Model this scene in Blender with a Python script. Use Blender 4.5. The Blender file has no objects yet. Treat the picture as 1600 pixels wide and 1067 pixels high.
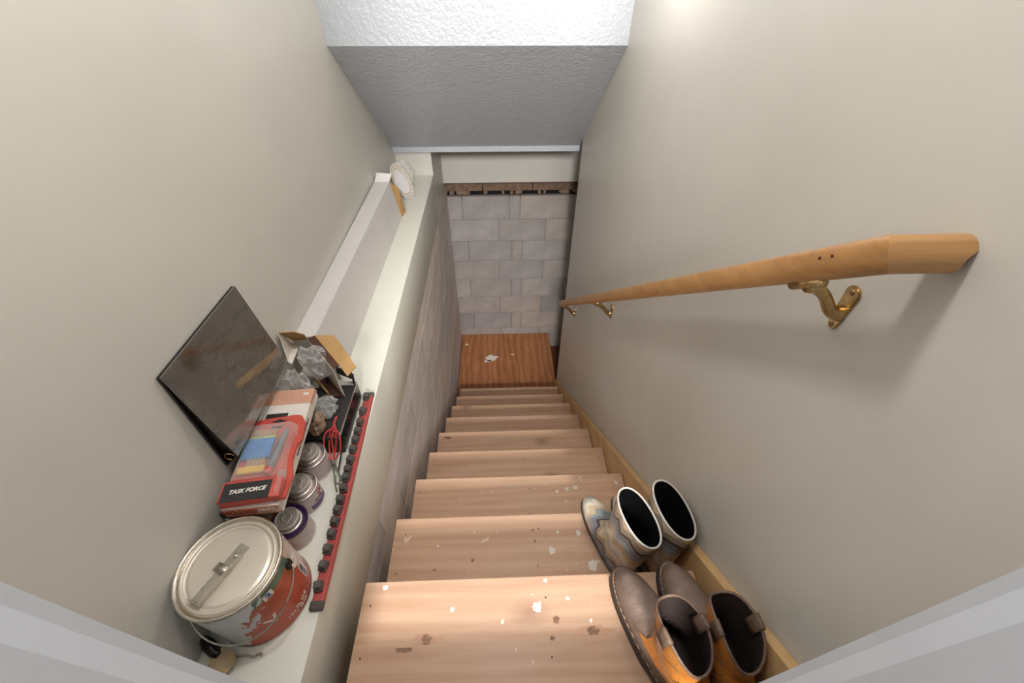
import bpy, bmesh, math, random
from math import sin, cos, pi, radians
from mathutils import Vector, Matrix, noise

random.seed(7)
SC = bpy.context.scene
COL = SC.collection

# ------------------------------------------------------------------ camera
CAMZ = 2.95
FPX = 655.5
cam_d = bpy.data.cameras.new('camera')
cam_d.sensor_width = 36.0
cam_d.lens = 36.0 * FPX / 1600.0
cam_d.clip_start = 0.01
cam = bpy.data.objects.new('camera', cam_d)
COL.objects.link(cam)
_R = Vector((0.99937901, -0.03513704, 0.00264082))
_D = Vector((-0.0220314, -0.68159441, -0.73139844))
_F = Vector((0.02749915, 0.73088607, -0.68194526))
m = Matrix.Identity(4)
for i in range(3):
    m[i][0] = _R[i]; m[i][1] = -_D[i]; m[i][2] = -_F[i]
m[2][3] = CAMZ
cam.matrix_world = m
SC.camera = cam

# ------------------------------------------------------------------ world, lamp strength, exposure
wd = bpy.data.worlds.new('world')
SC.world = wd
wd.use_nodes = True
wd.node_tree.nodes['Background'].inputs[0].default_value = (0.97, 0.98, 1.0, 1)
wd.node_tree.nodes['Background'].inputs[1].default_value = 0.12
LAMP_POS = (0.37, 1.45, 3.22)   # wall lamp
LAMP_W = 5.0
PEND_POS = (-0.10, 0.58, 3.78)   # unseen pendant, added to even out the light at the top
PEND_W = 20.0
# unseen hall light behind the doorway, added to brighten the lower flight
hl = bpy.data.lights.new('hall_fill_light', 'AREA'); hl.shape = 'DISK'; hl.size = 0.7; hl.energy = 182.0; hl.color = (1, .99, .975)
hlo = bpy.data.objects.new('hall_fill_light', hl); hlo.location = (0.03, -2.4, 4.15); COL.objects.link(hlo)
hlo.rotation_euler = (math.radians(34), 0, 0)
SC.view_settings.view_transform = 'Standard'
SC.view_settings.look = 'None'
SC.view_settings.gamma = 1.0
SC.view_settings.use_curve_mapping = False
SC.view_settings.exposure = 0.66

# ------------------------------------------------------------------ helpers
def lin(r, g, b):
    def f(c):
        c /= 255.0
        return c / 12.92 if c <= 0.04045 else ((c + 0.055) / 1.055) ** 2.4
    return (f(r), f(g), f(b), 1.0)

MATS = {}
class NT:
    def __init__(s, name):
        s.m = bpy.data.materials.new(name); s.m.use_nodes = True
        s.t = s.m.node_tree; s.n = s.t.nodes; s.b = s.n['Principled BSDF']; s.out = s.n['Material Output']
        MATS[name] = s.m
    def new(s, typ, **kw):
        nd = s.n.new(typ)
        for k, v in kw.items():
            if k.startswith('i_'):
                key = k[2:]
                key = int(key) if key.isdigit() else key.replace('_', ' ')
                nd.inputs[key].default_value = v
            else: setattr(nd, k, v)
        return nd
    def link(s, a, b): s.t.links.new(a, b)
    def coord(s, kind='Object', scale=(1, 1, 1), rot=(0, 0, 0), loc=(0, 0, 0)):
        tc = s.new('ShaderNodeTexCoord'); mp = s.new('ShaderNodeMapping')
        mp.inputs['Scale'].default_value = scale; mp.inputs['Rotation'].default_value = rot; mp.inputs['Location'].default_value = loc
        s.link(tc.outputs[kind], mp.inputs[0]); return mp.outputs[0]
    def noise(s, vec, scale, detail=3, rough=.5, dist=0.0):
        nd = s.new('ShaderNodeTexNoise', i_Scale=scale, i_Detail=detail, i_Roughness=rough, i_Distortion=dist)
        s.link(vec, nd.inputs['Vector']); return nd.outputs['Fac']
    def ramp(s, fac, stops, interp='LINEAR'):
        nd = s.new('ShaderNodeValToRGB'); nd.color_ramp.interpolation = interp
        e = nd.color_ramp.elements
        while len(e) < len(stops): e.new(0.5)
        for el, (p, c) in zip(e, stops):
            el.position = p; el.color = c if len(c) == 4 else (*c, 1)
        s.link(fac, nd.inputs[0]); return nd.outputs[0]
    def mix(s, fac, a, b, blend='MIX'):
        nd = s.new('ShaderNodeMix', data_type='RGBA', blend_type=blend)
        for sock, v in ((nd.inputs[0], fac), (nd.inputs[6], a), (nd.inputs[7], b)):
            if hasattr(v, 'is_linked'): s.link(v, sock)
            else: sock.default_value = v
        return nd.outputs[2]
    def math(s, op, a, b=None):
        nd = s.new('ShaderNodeMath', operation=op)
        for sock, v in ((nd.inputs[0], a), (nd.inputs[1], b)):
            if v is None: continue
            if hasattr(v, 'is_linked'): s.link(v, sock)
            else: sock.default_value = v
        return nd.outputs[0]
    def sep(s, vec):
        nd = s.new('ShaderNodeSeparateXYZ'); s.link(vec, nd.inputs[0]); return nd.outputs
    def color(s, c):
        if hasattr(c, 'is_linked'): s.link(c, s.b.inputs['Base Color'])
        else: s.b.inputs['Base Color'].default_value = c
    def bump(s, h, strength=.2, dist=.002):
        nd = s.new('ShaderNodeBump', i_Strength=strength, i_Distance=dist)
        s.link(h, nd.inputs['Height']); s.link(nd.outputs[0], s.b.inputs['Normal'])
    def set(s, **kw):
        for k, v in kw.items(): s.b.inputs[k.replace('_', ' ')].default_value = v
        return s

def plain(name, rgb, rough=.5, metal=0.0, var=.06, scale=40, bump=0.0, spec=.5, emis=None):
    t = NT(name); c = lin(*rgb)
    v = t.coord('Object')
    f = t.noise(v, scale, 3)
    d = tuple(max(0, x * (1 - 2 * var)) for x in c[:3]); l = tuple(min(1, x * (1 + 2 * var)) for x in c[:3])
    t.color(t.ramp(f, [(.3, d), (.7, l)]))
    t.set(Roughness=rough, Metallic=metal)
    t.b.inputs['Specular IOR Level'].default_value = spec
    if bump: t.bump(f, bump, .002)
    return t.m

def link_obj(name, me, mat=None, parent=None, smooth=False):
    o = bpy.data.objects.new(name, me)
    COL.objects.link(o)
    if mat is not None and not me.materials: me.materials.append(MATS[mat] if isinstance(mat, str) else mat)
    if parent is not None: o.parent = parent
    if smooth:
        for p in me.polygons: p.use_smooth = True
    return o

def obj(name, bm, mat=None, parent=None, smooth=False, angle=None):
    bmesh.ops.recalc_face_normals(bm, faces=bm.faces[:])
    me = bpy.data.meshes.new(name); bm.to_mesh(me); bm.free()
    o = link_obj(name, me, mat, parent, smooth or angle is not None)
    if angle is not None: me.set_sharp_from_angle(angle=radians(angle))
    return o

def pyobj(name, vs, fs, mat=None, parent=None, smooth=False, angle=None):
    bm = bmesh.new()
    bv = [bm.verts.new(v) for v in vs]
    for f in fs:
        try: bm.faces.new([bv[i] for i in f])
        except ValueError: pass
    return obj(name, bm, mat, parent, smooth, angle)

def empty(name, loc=(0, 0, 0), rz=0.0):
    o = bpy.data.objects.new(name, None); o.empty_display_size = .05
    o.location = loc; o.rotation_euler = (0, 0, rz); COL.objects.link(o); return o

def tag(o, label=None, cat=None, group=None, kind=None):
    if label: o['label'] = label
    if cat: o['category'] = cat
    if group: o['group'] = group
    if kind: o['kind'] = kind
    return o

def box(bm, x0, x1, y0, y1, z0, z1, bev=0.0, seg=1):
    r = bmesh.ops.create_cube(bm, size=1.0)
    vs = r['verts']
    bmesh.ops.scale(bm, vec=(x1 - x0, y1 - y0, z1 - z0), verts=vs)
    bmesh.ops.translate(bm, vec=((x0 + x1) / 2, (y0 + y1) / 2, (z0 + z1) / 2), verts=vs)
    if bev:
        es = list({e for v in vs for e in v.link_edges})
        bmesh.ops.bevel(bm, geom=es, offset=bev, segments=seg, profile=.5, affect='EDGES')
    return bm

def boxo(name, b, mat, parent=None, bev=0.0, seg=1, angle=None):
    bm = bmesh.new(); box(bm, *b, bev=bev, seg=seg)
    return obj(name, bm, mat, parent, angle=angle)

def prism(bm, pts, axis, a, b):
    """extrude a 2-D outline along an axis"""
    def P(p, t):
        q = list(p); q.insert(axis, t); return q
    n = len(pts)
    va = [bm.verts.new(P(p, a)) for p in pts]; vb = [bm.verts.new(P(p, b)) for p in pts]
    bm.faces.new(va); bm.faces.new(vb[::-1])
    for i in range(n): bm.faces.new((va[i], va[(i + 1) % n], vb[(i + 1) % n], vb[i]))
    return bm

def lathe(bm, prof, n=48, centre=(0, 0, 0), cap=True):
    rings = []
    for r, z in prof:
        rings.append([bm.verts.new((centre[0] + r * cos(2 * pi * i / n), centre[1] + r * sin(2 * pi * i / n), centre[2] + z)) for i in range(n)])
    for a, b in zip(rings, rings[1:]):
        for i in range(n): bm.faces.new((a[i], a[(i + 1) % n], b[(i + 1) % n], b[i]))
    if cap:
        bm.faces.new(rings[0][::-1]); bm.faces.new(rings[-1])
    return bm

def tube(bm, pts, r, n=8, closed=False):
    pts = [Vector(p) for p in pts]
    rr = r if isinstance(r, (list, tuple)) else [r] * len(pts)
    rings = []; up = None
    N = len(pts)
    for i, p in enumerate(pts):
        if closed: t = pts[(i + 1) % N] - pts[i - 1]
        else: t = pts[min(i + 1, N - 1)] - pts[max(i - 1, 0)]
        t.normalize()
        if up is None:
            up = t.orthogonal().normalized()
        else:
            up = (up - t * up.dot(t))
            up = up.normalized() if up.length > 1e-6 else t.orthogonal().normalized()
        s = t.cross(up)
        rings.append([bm.verts.new(p + (up * cos(2 * pi * k / n) + s * sin(2 * pi * k / n)) * rr[i]) for k in range(n)])
    prs = list(zip(rings, rings[1:]))
    if closed: prs.append((rings[-1], rings[0]))
    for a, b in prs:
        for k in range(n): bm.faces.new((a[k], a[(k + 1) % n], b[(k + 1) % n], b[k]))
    if not closed:
        bm.faces.new(rings[0][::-1]); bm.faces.new(rings[-1])
    return bm

def spline(pts, n=6):
    """Catmull-Rom through points"""
    P = [Vector(p) for p in pts]; P = [P[0] * 2 - P[1]] + P + [P[-1] * 2 - P[-2]]
    out = []
    for i in range(1, len(P) - 2):
        for k in range(n):
            t = k / n; a, b, c, d = P[i - 1:i + 3]
            out.append(.5 * ((2 * b) + (c - a) * t + (2 * a - 5 * b + 4 * c - d) * t * t + (3 * b - a - 3 * c + d) * t ** 3))
    out.append(P[-2]); return out

def text_mesh(txt, size, depth=.0003, bold=0.0, shear=0.0):
    cu = bpy.data.curves.new('lettering', 'FONT'); cu.body = txt; cu.size = size; cu.extrude = depth
    cu.align_x = 'CENTER'; cu.align_y = 'CENTER'; cu.offset = bold; cu.shear = shear; cu.resolution_u = 3
    o = bpy.data.objects.new('lettering', cu); COL.objects.link(o)
    dg = bpy.context.evaluated_depsgraph_get()
    me = bpy.data.meshes.new_from_object(o.evaluated_get(dg))
    bpy.data.objects.remove(o); bpy.data.curves.remove(cu)
    return me

def lettering(txt, size, mat, parent, origin, xdir, ydir, bold=0.0, shear=0.0, name='lettering', cyl=None):
    """flat print: origin, reading direction, up direction; cyl = (radius, angle0, z0, roll) wraps it on a can"""
    me = text_mesh(txt, size, bold=bold, shear=shear)
    X = Vector(xdir).normalized(); Y = Vector(ydir).normalized(); Z = X.cross(Y)
    for v in me.vertices:
        c = v.co.copy()
        if cyl:
            r, a0, zz, roll = cyl
            px = c.x * cos(roll) - c.y * sin(roll); py = c.x * sin(roll) + c.y * cos(roll)
            a = a0 + px / r
            v.co = ((r + c.z) * cos(a), (r + c.z) * sin(a), zz + py)
        else:
            v.co = Vector(origin) + X * c.x + Y * c.y + Z * c.z
    return link_obj(name, me, mat, parent)

def copy_tree(o, parent=None):
    c = o.copy(); COL.objects.link(c); c.parent = parent
    for ch in list(o.children): copy_tree(ch, c)
    return c

# ------------------------------------------------------------------ dimensions of the stairwell (metres, landing at z = 0)
XW, XL = 0.508, -0.622            # right / left wall
YH, ZH, YC, ZC = 1.916, 2.687, 2.660, 2.084
YE = 2.580                        # right wall ends here
ZS, XE, ZB, YEND = 1.905, -0.4033, 1.604, 2.69
XB = -0.4045
YF = 3.292
RISE, RUN, Y0, Z0 = 0.19855, 0.2498, 0.3715, 1.7866
TXL, TXR = -0.352, 0.4825
ZUP = Z0 + RISE
ZTOP = 4.25

# ------------------------------------------------------------------ materials: setting
def wall_paint(name, rgb, rough=.42):
    t = NT(name); v = t.coord('Object')
    f = t.noise(v, 3.0, 4); c = lin(*rgb)
    base = t.ramp(f, [(.25, tuple(x * .95 for x in c[:3])), (.75, tuple(min(1, x * 1.03) for x in c[:3]))])
    # small grey scuffs
    s = t.noise(t.coord('Object', (9, 16, 22)), 3.2, 5, .65)
    sc = t.ramp(s, [(.735, (0, 0, 0)), (.76, (1, 1, 1))])
    g = t.mix(t.math('MULTIPLY', sc, .22), base, lin(120, 110, 98))
    t.color(g); t.set(Roughness=rough)
    h = t.noise(v, 140, 3); t.bump(h, .10, .0015)
    return t.m
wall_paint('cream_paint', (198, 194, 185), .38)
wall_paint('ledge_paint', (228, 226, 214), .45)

def popcorn(name, rgb):
    t = NT(name); v = t.coord('Object')
    vo = t.new('ShaderNodeTexVoronoi', i_Scale=85.0, feature='SMOOTH_F1'); t.link(v, vo.inputs['Vector'])
    n1 = t.noise(v, 120, 3, .6); n2 = t.noise(v, 34, 2)
    h = t.math('ADD', t.math('MULTIPLY', vo.outputs['Distance'], -1.2), t.math('ADD', n1, n2))
    t.bump(h, .55, .0030)
    t.color(lin(*rgb)); t.set(Roughness=.34)
    return t.m
popcorn('ceiling_texture', (172, 175, 180))
plain('white_gloss', (168, 170, 174), .45, var=.02, scale=8)
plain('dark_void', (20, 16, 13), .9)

def block_mat(name, gain):
    def lg(*c): return tuple(min(1, x * gain) for x in lin(*c)[:3])
    t = NT(name); oi = t.new('ShaderNodeObjectInfo')
    v = t.coord('Object')
    tone = t.ramp(oi.outputs['Random'], [(0, lg(172, 166, 163)), (.3, lg(190, 183, 180)), (.62, lg(182, 175, 171)), (.8, lg(196, 183, 173)), (1, lg(192, 188, 186))])
    n1 = t.noise(v, 7, 4, .6); n2 = t.noise(v, 220, 2, .7)
    c = t.mix(1.0, tone, t.ramp(n1, [(.25, (.80, .79, .78)), (.7, (1.08, 1.07, 1.06))]), 'MULTIPLY')
    c = t.mix(1.0, c, t.ramp(n2, [(.3, (.82, .82, .82)), (.6, (1.06, 1.06, 1.06))]), 'MULTIPLY')
    # pale mortar smears and an odd rust stain
    w = t.noise(t.coord('Object', (11, 11, 6)), 1.6, 6, .7)
    c = t.mix(t.ramp(w, [(.68, (0, 0, 0)), (.74, (.55, .55, .55))]), c, lin(205, 200, 196))
    rst = t.noise(t.coord('Object', (2.2, 2.2, 4), loc=(3.1, 1.7, .4)), 1.4, 4)
    c = t.mix(t.ramp(rst, [(.64, (0, 0, 0)), (.72, (.45, .45, .45))]), c, lin(165, 112, 84))
    t.color(c); t.set(Roughness=.9); t.b.inputs['Specular IOR Level'].default_value = .2
    t.bump(t.math('ADD', n2, n1), .5, .0016)
block_mat('concrete_block', .76)
block_mat('parged_block', 1.55)
plain('shaded_block', (122, 100, 84), .95, var=.12, scale=30, bump=.4, spec=.1)  # dark brown carries the header's shadow on the top course
plain('mortar', (140, 132, 127), .95, var=.12, scale=60, bump=.4, spec=.1)
plain('parge_mortar', (176, 168, 162), .95, var=.1, scale=60, bump=.4, spec=.1)
plain('mortar_crumb', (128, 110, 96), .95, var=.2, scale=50, bump=.6, spec=.1)

def wood(name, light, dark, rough=.5, along=0, rings=9.0, stretch=1.4, spots=False, knots=False, wave=.16):
    t = NT(name); oi = t.new('ShaderNodeObjectInfo')
    sc = [rings] * 3; sc[along] = stretch
    off = t.new('ShaderNodeVectorMath', operation='ADD')
    tc = t.new('ShaderNodeTexCoord')
    sv = t.new('ShaderNodeVectorMath', operation='SCALE'); sv.inputs[0].default_value = (7.3, 11.1, 5.7)
    t.link(oi.outputs['Random'], sv.inputs['Scale'])
    t.link(tc.outputs['Object'], off.inputs[0]); t.link(sv.outputs[0], off.inputs[1])
    mp = t.new('ShaderNodeMapping'); mp.inputs['Scale'].default_value = sc; t.link(off.outputs[0], mp.inputs[0])
    g1 = t.noise(mp.outputs[0], 1.7, 5, .55, 1.1)
    w = t.new('ShaderNodeTexWave', wave_type='BANDS', i_Scale=1.0, i_Distortion=9.0, i_Detail=3.0, i_Detail_Scale=.8)
    w.bands_direction = 'Y' if along == 0 else 'X'
    t.link(mp.outputs[0], w.inputs['Vector'])
    sc2 = [260.0] * 3; sc2[along] = 9
    mp2 = t.new('ShaderNodeMapping'); mp2.inputs['Scale'].default_value = sc2; t.link(off.outputs[0], mp2.inputs[0])
    g2 = t.noise(mp2.outputs[0], 1.0, 2)
    f = t.math('ADD', t.math('MULTIPLY', w.outputs['Fac'], wave), t.math('ADD', t.math('MULTIPLY', g1, 1.0 - wave), t.math('MULTIPLY', t.math('SUBTRACT', g2, .5), .35)))
    c = t.ramp(f, [(.2, lin(*dark)), (.8, lin(*light))])
    tint = t.ramp(oi.outputs['Random'], [(0, (.93, .91, .90)), (1, (1.05, 1.04, 1.03))])
    c = t.mix(1.0, c, tint, 'MULTIPLY')
    if knots:
        vk = t.new('ShaderNodeTexVoronoi', i_Scale=1.0, feature='F1')
        mk = t.new('ShaderNodeMapping'); mk.inputs['Scale'].default_value = (3.2, 5.2, 3.0); t.link(off.outputs[0], mk.inputs[0]); t.link(mk.outputs[0], vk.inputs['Vector'])
        kf = t.ramp(vk.outputs['Distance'], [(.035, (1, 1, 1)), (.10, (.35, .35, .35)), (.2, (0, 0, 0))])
        c = t.mix(t.math('MULTIPLY', kf, .75), c, lin(108, 70, 50))
    if spots:
        sp = t.new('ShaderNodeMapping'); sp.inputs['Scale'].default_value = (1, 1.3, 1); t.link(off.outputs[0], sp.inputs[0])
        s1 = t.noise(sp.outputs[0], 26, 3, .55, .4); s2 = t.noise(sp.outputs[0], 3.0, 2)
        s = t.math('ADD', s1, t.math('MULTIPLY', t.math('SUBTRACT', s2, .5), .45))
        c = t.mix(t.ramp(s, [(.715, (0, 0, 0)), (.735, (.75, .75, .75))]), c, lin(232, 214, 186))
        dk = t.noise(sp.outputs[0], 40, 2); c = t.mix(t.ramp(dk, [(.76, (0, 0, 0)), (.785, (.6, .6, .6))]), c, lin(82, 58, 46))
    t.color(c); t.set(Roughness=rough)
    t.bump(g2, .12, .001)
wood('tread_pine', (214, 180, 152), (188, 148, 120), .48, 0, 9.0, .8, spots=True, knots=True)
wood('skirt_pine', (208, 174, 126), (182, 144, 98), .5, 1, 8.0, .6)
wood('landing_plywood', (184, 126, 82), (144, 88, 52), .5, 1, 5.0, 1.6, wave=.30)
wood('dark_floor_wood', (120, 70, 42), (78, 44, 28), .6, 1, 6.0, .8)
wood('rail_oak', (190, 144, 90), (156, 110, 62), .33, 1, 22.0, .7)
wood('rail_return_oak', (200, 154, 100), (170, 122, 74), .33, 0, 22.0, 1.2)

# ------------------------------------------------------------------ setting: walls, ceilings, floors
def struct(o): o['kind'] = 'structure'; return o

# left wall (inner face XL) from the doorway to the end of the ledge
struct(boxo('wall_left', (XL - .12, XL, -.6, 3.42, ZB - .05, ZTOP), 'cream_paint'))
# right wall: ends at YE
struct(boxo('wall_right', (XW, XW + .115, -.6, YE, -.25, ZTOP), 'cream_paint'))
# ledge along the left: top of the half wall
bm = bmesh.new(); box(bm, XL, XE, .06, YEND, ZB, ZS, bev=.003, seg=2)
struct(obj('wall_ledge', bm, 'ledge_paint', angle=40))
# wall closing the end of the ledge, its return and the header over the far block wall
bm = bmesh.new(); prism(bm, [(XL, YEND), (XE, YEND), (XE, 3.42), (XL, 3.42)], 2, ZB, 2.8)
struct(obj('wall_end', bm, 'cream_paint'))
struct(boxo('wall_header', (XE, 1.6, 3.15, 3.42, 1.662, 2.8), 'cream_paint'))
# ceilings: header drop, slope, lip
ZSL = ZH - (YC - YH) * .8107
bm = bmesh.new(); prism(bm, [(YH, ZTOP), (YH, ZH), (YC, ZSL), (YC, ZSL - .032), (YC + .04, ZSL - .032), (3.2, ZSL - .032), (3.2, ZTOP)], 0, XL, XW)
struct(obj('ceiling', bm, 'ceiling_texture'))
struct(boxo('ceiling_upper', (XL - .1, XW + .1, -.6, YH, ZTOP, ZTOP + .1), 'ceiling_texture'))
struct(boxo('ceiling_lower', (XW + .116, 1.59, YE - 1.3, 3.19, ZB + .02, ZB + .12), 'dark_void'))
# floors
plain('hall_carpet', (92, 86, 80), .95, var=.1, scale=300)
struct(boxo('floor', (-.55, 1.7, -.2, 3.5, -.32, -.2), 'dark_floor_wood'))
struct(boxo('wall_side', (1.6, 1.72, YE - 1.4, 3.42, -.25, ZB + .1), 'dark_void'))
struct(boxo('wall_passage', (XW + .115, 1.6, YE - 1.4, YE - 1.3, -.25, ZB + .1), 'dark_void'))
struct(boxo('floor_upper', (-1.4, 1.4, -2.6, .045, ZUP - .25, ZUP), 'hall_carpet'))

# far block wall: recessed mortar body with every block proud of it
wall_back = struct(boxo('wall_back', (-.60, 1.6, YF + .004, YF + .2, -.25, 1.46), 'mortar'))
BL, BH, J = .405, .2035, .0045
def block_mesh(w, h, mat='concrete_block', d=.03):
    bm = bmesh.new(); box(bm, 0, w, 0, d, 0, h, bev=0.0 if mat == 'parged_block' else .002, seg=1)
    me = bpy.data.meshes.new('concrete_block'); bmesh.ops.recalc_face_normals(bm, faces=bm.faces[:]); bm.to_mesh(me); bm.free()
    me.materials.append(MATS[mat]); return me
_bm_cache = {}
def bmesh_block(w, h, mat='concrete_block'):
    k = (round(w, 3), round(h, 3), mat)
    if k not in _bm_cache: _bm_cache[k] = block_mesh(*k)
    return _bm_cache[k]
def place_block(parent, me, loc, rz=0.0):
    o = bpy.data.objects.new('concrete_block', me); COL.objects.link(o); o.parent = parent
    o.location = loc; o.rotation_euler = (0, 0, rz); return o
rows_far = [1.493, 1.288, 1.087, .885, .684, .481, .280, .077, -.127, -.25]
rb = random.Random(3)
for i in range(len(rows_far) - 1):
    zt, zb_ = rows_far[i], rows_far[i + 1]
    cuts = [-.60, -.29, .098, .187, .595, 1.0, 1.4, 1.6] if i == 0 else ([-.60, .003, .408, .813, 1.2, 1.6] if i % 2 else [-.60, -.27 + rb.uniform(-.01, .01), .12, .212, .61, 1.02, 1.6])
    for a, b in zip(cuts, cuts[1:]):
        place_block(wall_back, bmesh_block(b - a - J, zt - zb_ - J), (a + J / 2, YF - .003 + rb.uniform(-.0015, .0025), zb_ + J / 2))
# course with the header's shadow in its colour above the broken bed joint, holes and mortar crumbs
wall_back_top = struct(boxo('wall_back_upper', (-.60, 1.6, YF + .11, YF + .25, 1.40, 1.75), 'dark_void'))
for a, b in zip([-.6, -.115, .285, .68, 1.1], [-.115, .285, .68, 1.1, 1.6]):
    place_block(wall_back_top, bmesh_block(b - a - J, .205, 'shaded_block'), (a + J / 2, YF + .002 + rb.uniform(0, .003), 1.535))
for a, b in [(-.46, -.40), (-.39, -.345), (-.34, -.222), (-.115, -.075), (.035, .062), (.10, .135), (.142, .205), (.325, .36), (.372, .40), (.505, .60), (.62, 1.0), (1.05, 1.6)]:
    bm = bmesh.new(); r = bmesh.ops.create_icosphere(bm, subdivisions=2, radius=.5)
    for v in bm.verts:
        k = 1 + .35 * noise.noise(v.co * 3.1 + Vector((a * 9, 0, 0)))
        s = max(abs(v.co.x), abs(v.co.y), abs(v.co.z)) * 2
        v.co = Vector(((a + b) / 2 + v.co.x / s ** .6 * (b - a) * k, YF + .05 + v.co.y * .10 * k, 1.515 + v.co.z / s ** .5 * .052 * k))
    obj('mortar_lump', bm, 'mortar_crumb', wall_back_top, smooth=True)

# left block wall under the ledge
wall_ll = struct(boxo('wall_left_lower', (XB - .2, XB - .002, -.2, YF + .003, -.25, ZB - .001), 'parge_mortar'))
rows_left = [1.602, 1.493, 1.288, 1.087, .885, .684, .481, .280, .077, -.127, -.25]
for i in range(len(rows_left) - 1):
    zt, zb_ = rows_left[i], rows_left[i + 1]
    y = -.2 + (BL / 2 if i % 2 else 0) - BL
    while y < YF:
        a, b = max(y, -.2), min(y + BL, YF - .006)
        if b - a > .04:
            me = bmesh_block(b - a - .0028, zt - zb_ - .0028, 'parged_block')
            place_block(wall_ll, me, (XB + rb.uniform(-.0003, .0003), a + .0014, zb_ + .0014), pi / 2)
        y += BL

# ------------------------------------------------------------------ door casing at the top of the stairs
def jamb(name, x, y, side):
    # side +1: right, -1: left; x, y = visible far corner
    s = side
    pts = [(x, y), (x, y - .009), (x + s * .0012, y - .024), (x + s * .0014, y - .075), (x + s * .0050, y - .084), (x + s * .0050, -.30), (s * 1.0 if s > 0 else -1.0, -.30), (s * 1.0 if s > 0 else -1.0, y - .02),
           ((XW if s > 0 else XL), y - .02), ((XW if s > 0 else XL), y - .004), (x + s * .004, y)]
    bm = bmesh.new(); prism(bm, pts, 2, ZUP, 4.05)
    o = obj(name, bm, 'white_gloss'); return struct(o)
jamb('trim_1', -.29, .0925, -1)
jamb('trim_2', .34, .0887, 1)
struct(boxo('trim_3', (-1.0, 1.0, -.30, .085, 4.05, ZTOP), 'white_gloss'))

# ------------------------------------------------------------------ staircase
st = empty('staircase', (0, 0, 0))
tag(st, 'worn pine staircase running down between the cream wall and the grey block wall', 'stairs')
nT = 9
def tread_mesh(y_back, y_front):
    bm = bmesh.new(); box(bm, TXL, TXR, y_back, y_front, -.036, 0, bev=.004, seg=2)
    return bm
for i in range(nT):
    yn = Y0 + i * RUN; zt = Z0 - i * RISE
    bm = tread_mesh(-.006 - (.29 if i else .33), 0)
    o = obj('tread', bm, 'tread_pine', st, angle=40); o.location = (0, yn, zt)
    # riser under the nose
    o2 = boxo('riser', (TXL + .012, TXR, -.045, -.026, -(RISE), -.0365), 'tread_pine', st); o2.location = (0, yn, zt)
# sawtooth stringers
def stringer(x0, x1):
    pts = [(.08, Z0 - .037)]
    for i in range(nT):
        pts += [(Y0 + i * RUN - .046, Z0 - .037 - i * RISE), (Y0 + i * RUN - .046, Z0 - .037 - (i + 1) * RISE)]
    pts += [(Y0 + 8 * RUN - .046, -.2), (Y0 + 8 * RUN - .30, -.2), (.08, Z0 - .40)]
    bm = bmesh.new(); prism(bm, pts, 0, x0, x1); return obj('stringer', bm, 'skirt_pine', st)
stringer(TXL + .015, TXL + .05); stringer(TXR - .045, TXR - .01)
nh = bmesh.new()
for i in range(nT):
    for sx in (TXL + .03, .10, TXR - .03):
        for sy in (-.05, -.16):
            y, z, x = Y0 + i * RUN + sy + random.uniform(-.01, .01), Z0 - i * RISE, sx + random.uniform(-.01, .01)
            lathe(nh, [(.0022, -.001), (.0022, .0006)], 8, (x, y, z))
plain('nail_iron', (70, 58, 50), .6, .4)
o = obj('nail_head', nh, 'nail_iron', st); o['kind'] = 'stuff'

# skirt board on the right wall
def zsk(y): return 2.039 - (y - .139) * .806
bm = bmesh.new()
prism(bm, [(.07, zsk(.07)), (YE - .06, zsk(YE - .06)), (YE - .06, -.2), (YE - .45, -.2), (.07, zsk(.07) - .42)], 0, TXR + .002, XW - .0005)
bmesh.ops.bevel(bm, geom=[e for e in bm.edges], offset=.002, segments=1, affect='EDGES')
struct(obj('baseboard_right', bm, 'skirt_pine'))

# landing platform
lp = empty('landing_platform', (0, 2.8, 0)); tag(lp, 'orange-brown plywood landing with a white paint blot at the foot of the stairs', 'landing')
o = boxo('plywood_panel', (XB + .006, .508, -.44, YF - 2.8 - .008, -.02, 0), 'landing_plywood', lp, bev=.0015)
o = boxo('landing_frame', (XB + .012, .498, -.43, YF - 2.8 - .012, -.198, -.0202), 'dark_floor_wood', lp)
plain('paint_blot_white', (222, 212, 200), .6, var=.03)
def blot(name, cx, cy, r, parent, seed, z=.0006, mat='paint_blot_white', ax=1.0, ay=1.0, n=26):
    bm = bmesh.new(); vs = []
    for k in range(n):
        a = 2 * pi * k / n; q = r * (1 + .55 * noise.noise(Vector((cos(a) * 1.7, sin(a) * 1.7, seed))) + .25 * noise.noise(Vector((cos(a) * 5, sin(a) * 5, seed))))
        vs.append(bm.verts.new((cx + q * cos(a) * ax, cy + q * sin(a) * ay, z)))
    top = bm.faces.new(vs)
    r_ = bmesh.ops.extrude_face_region(bm, geom=[top]); bmesh.ops.translate(bm, vec=(0, 0, -.0005), verts=[e for e in r_['geom'] if isinstance(e, bmesh.types.BMVert)])
    return obj(name, bm, mat, parent)
blot('paint_blot', -.09, .13, .040, lp, 2.2, ax=1.3)
blot('paint_blot', -.13, .09, .015, lp, 5.2, ax=2.2)
blot('paint_blot', -.345, .33, .014, lp, 9.2)
blot('paint_blot', .12, .17, .012, lp, 7.7, ax=2.0, ay=.6)
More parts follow.
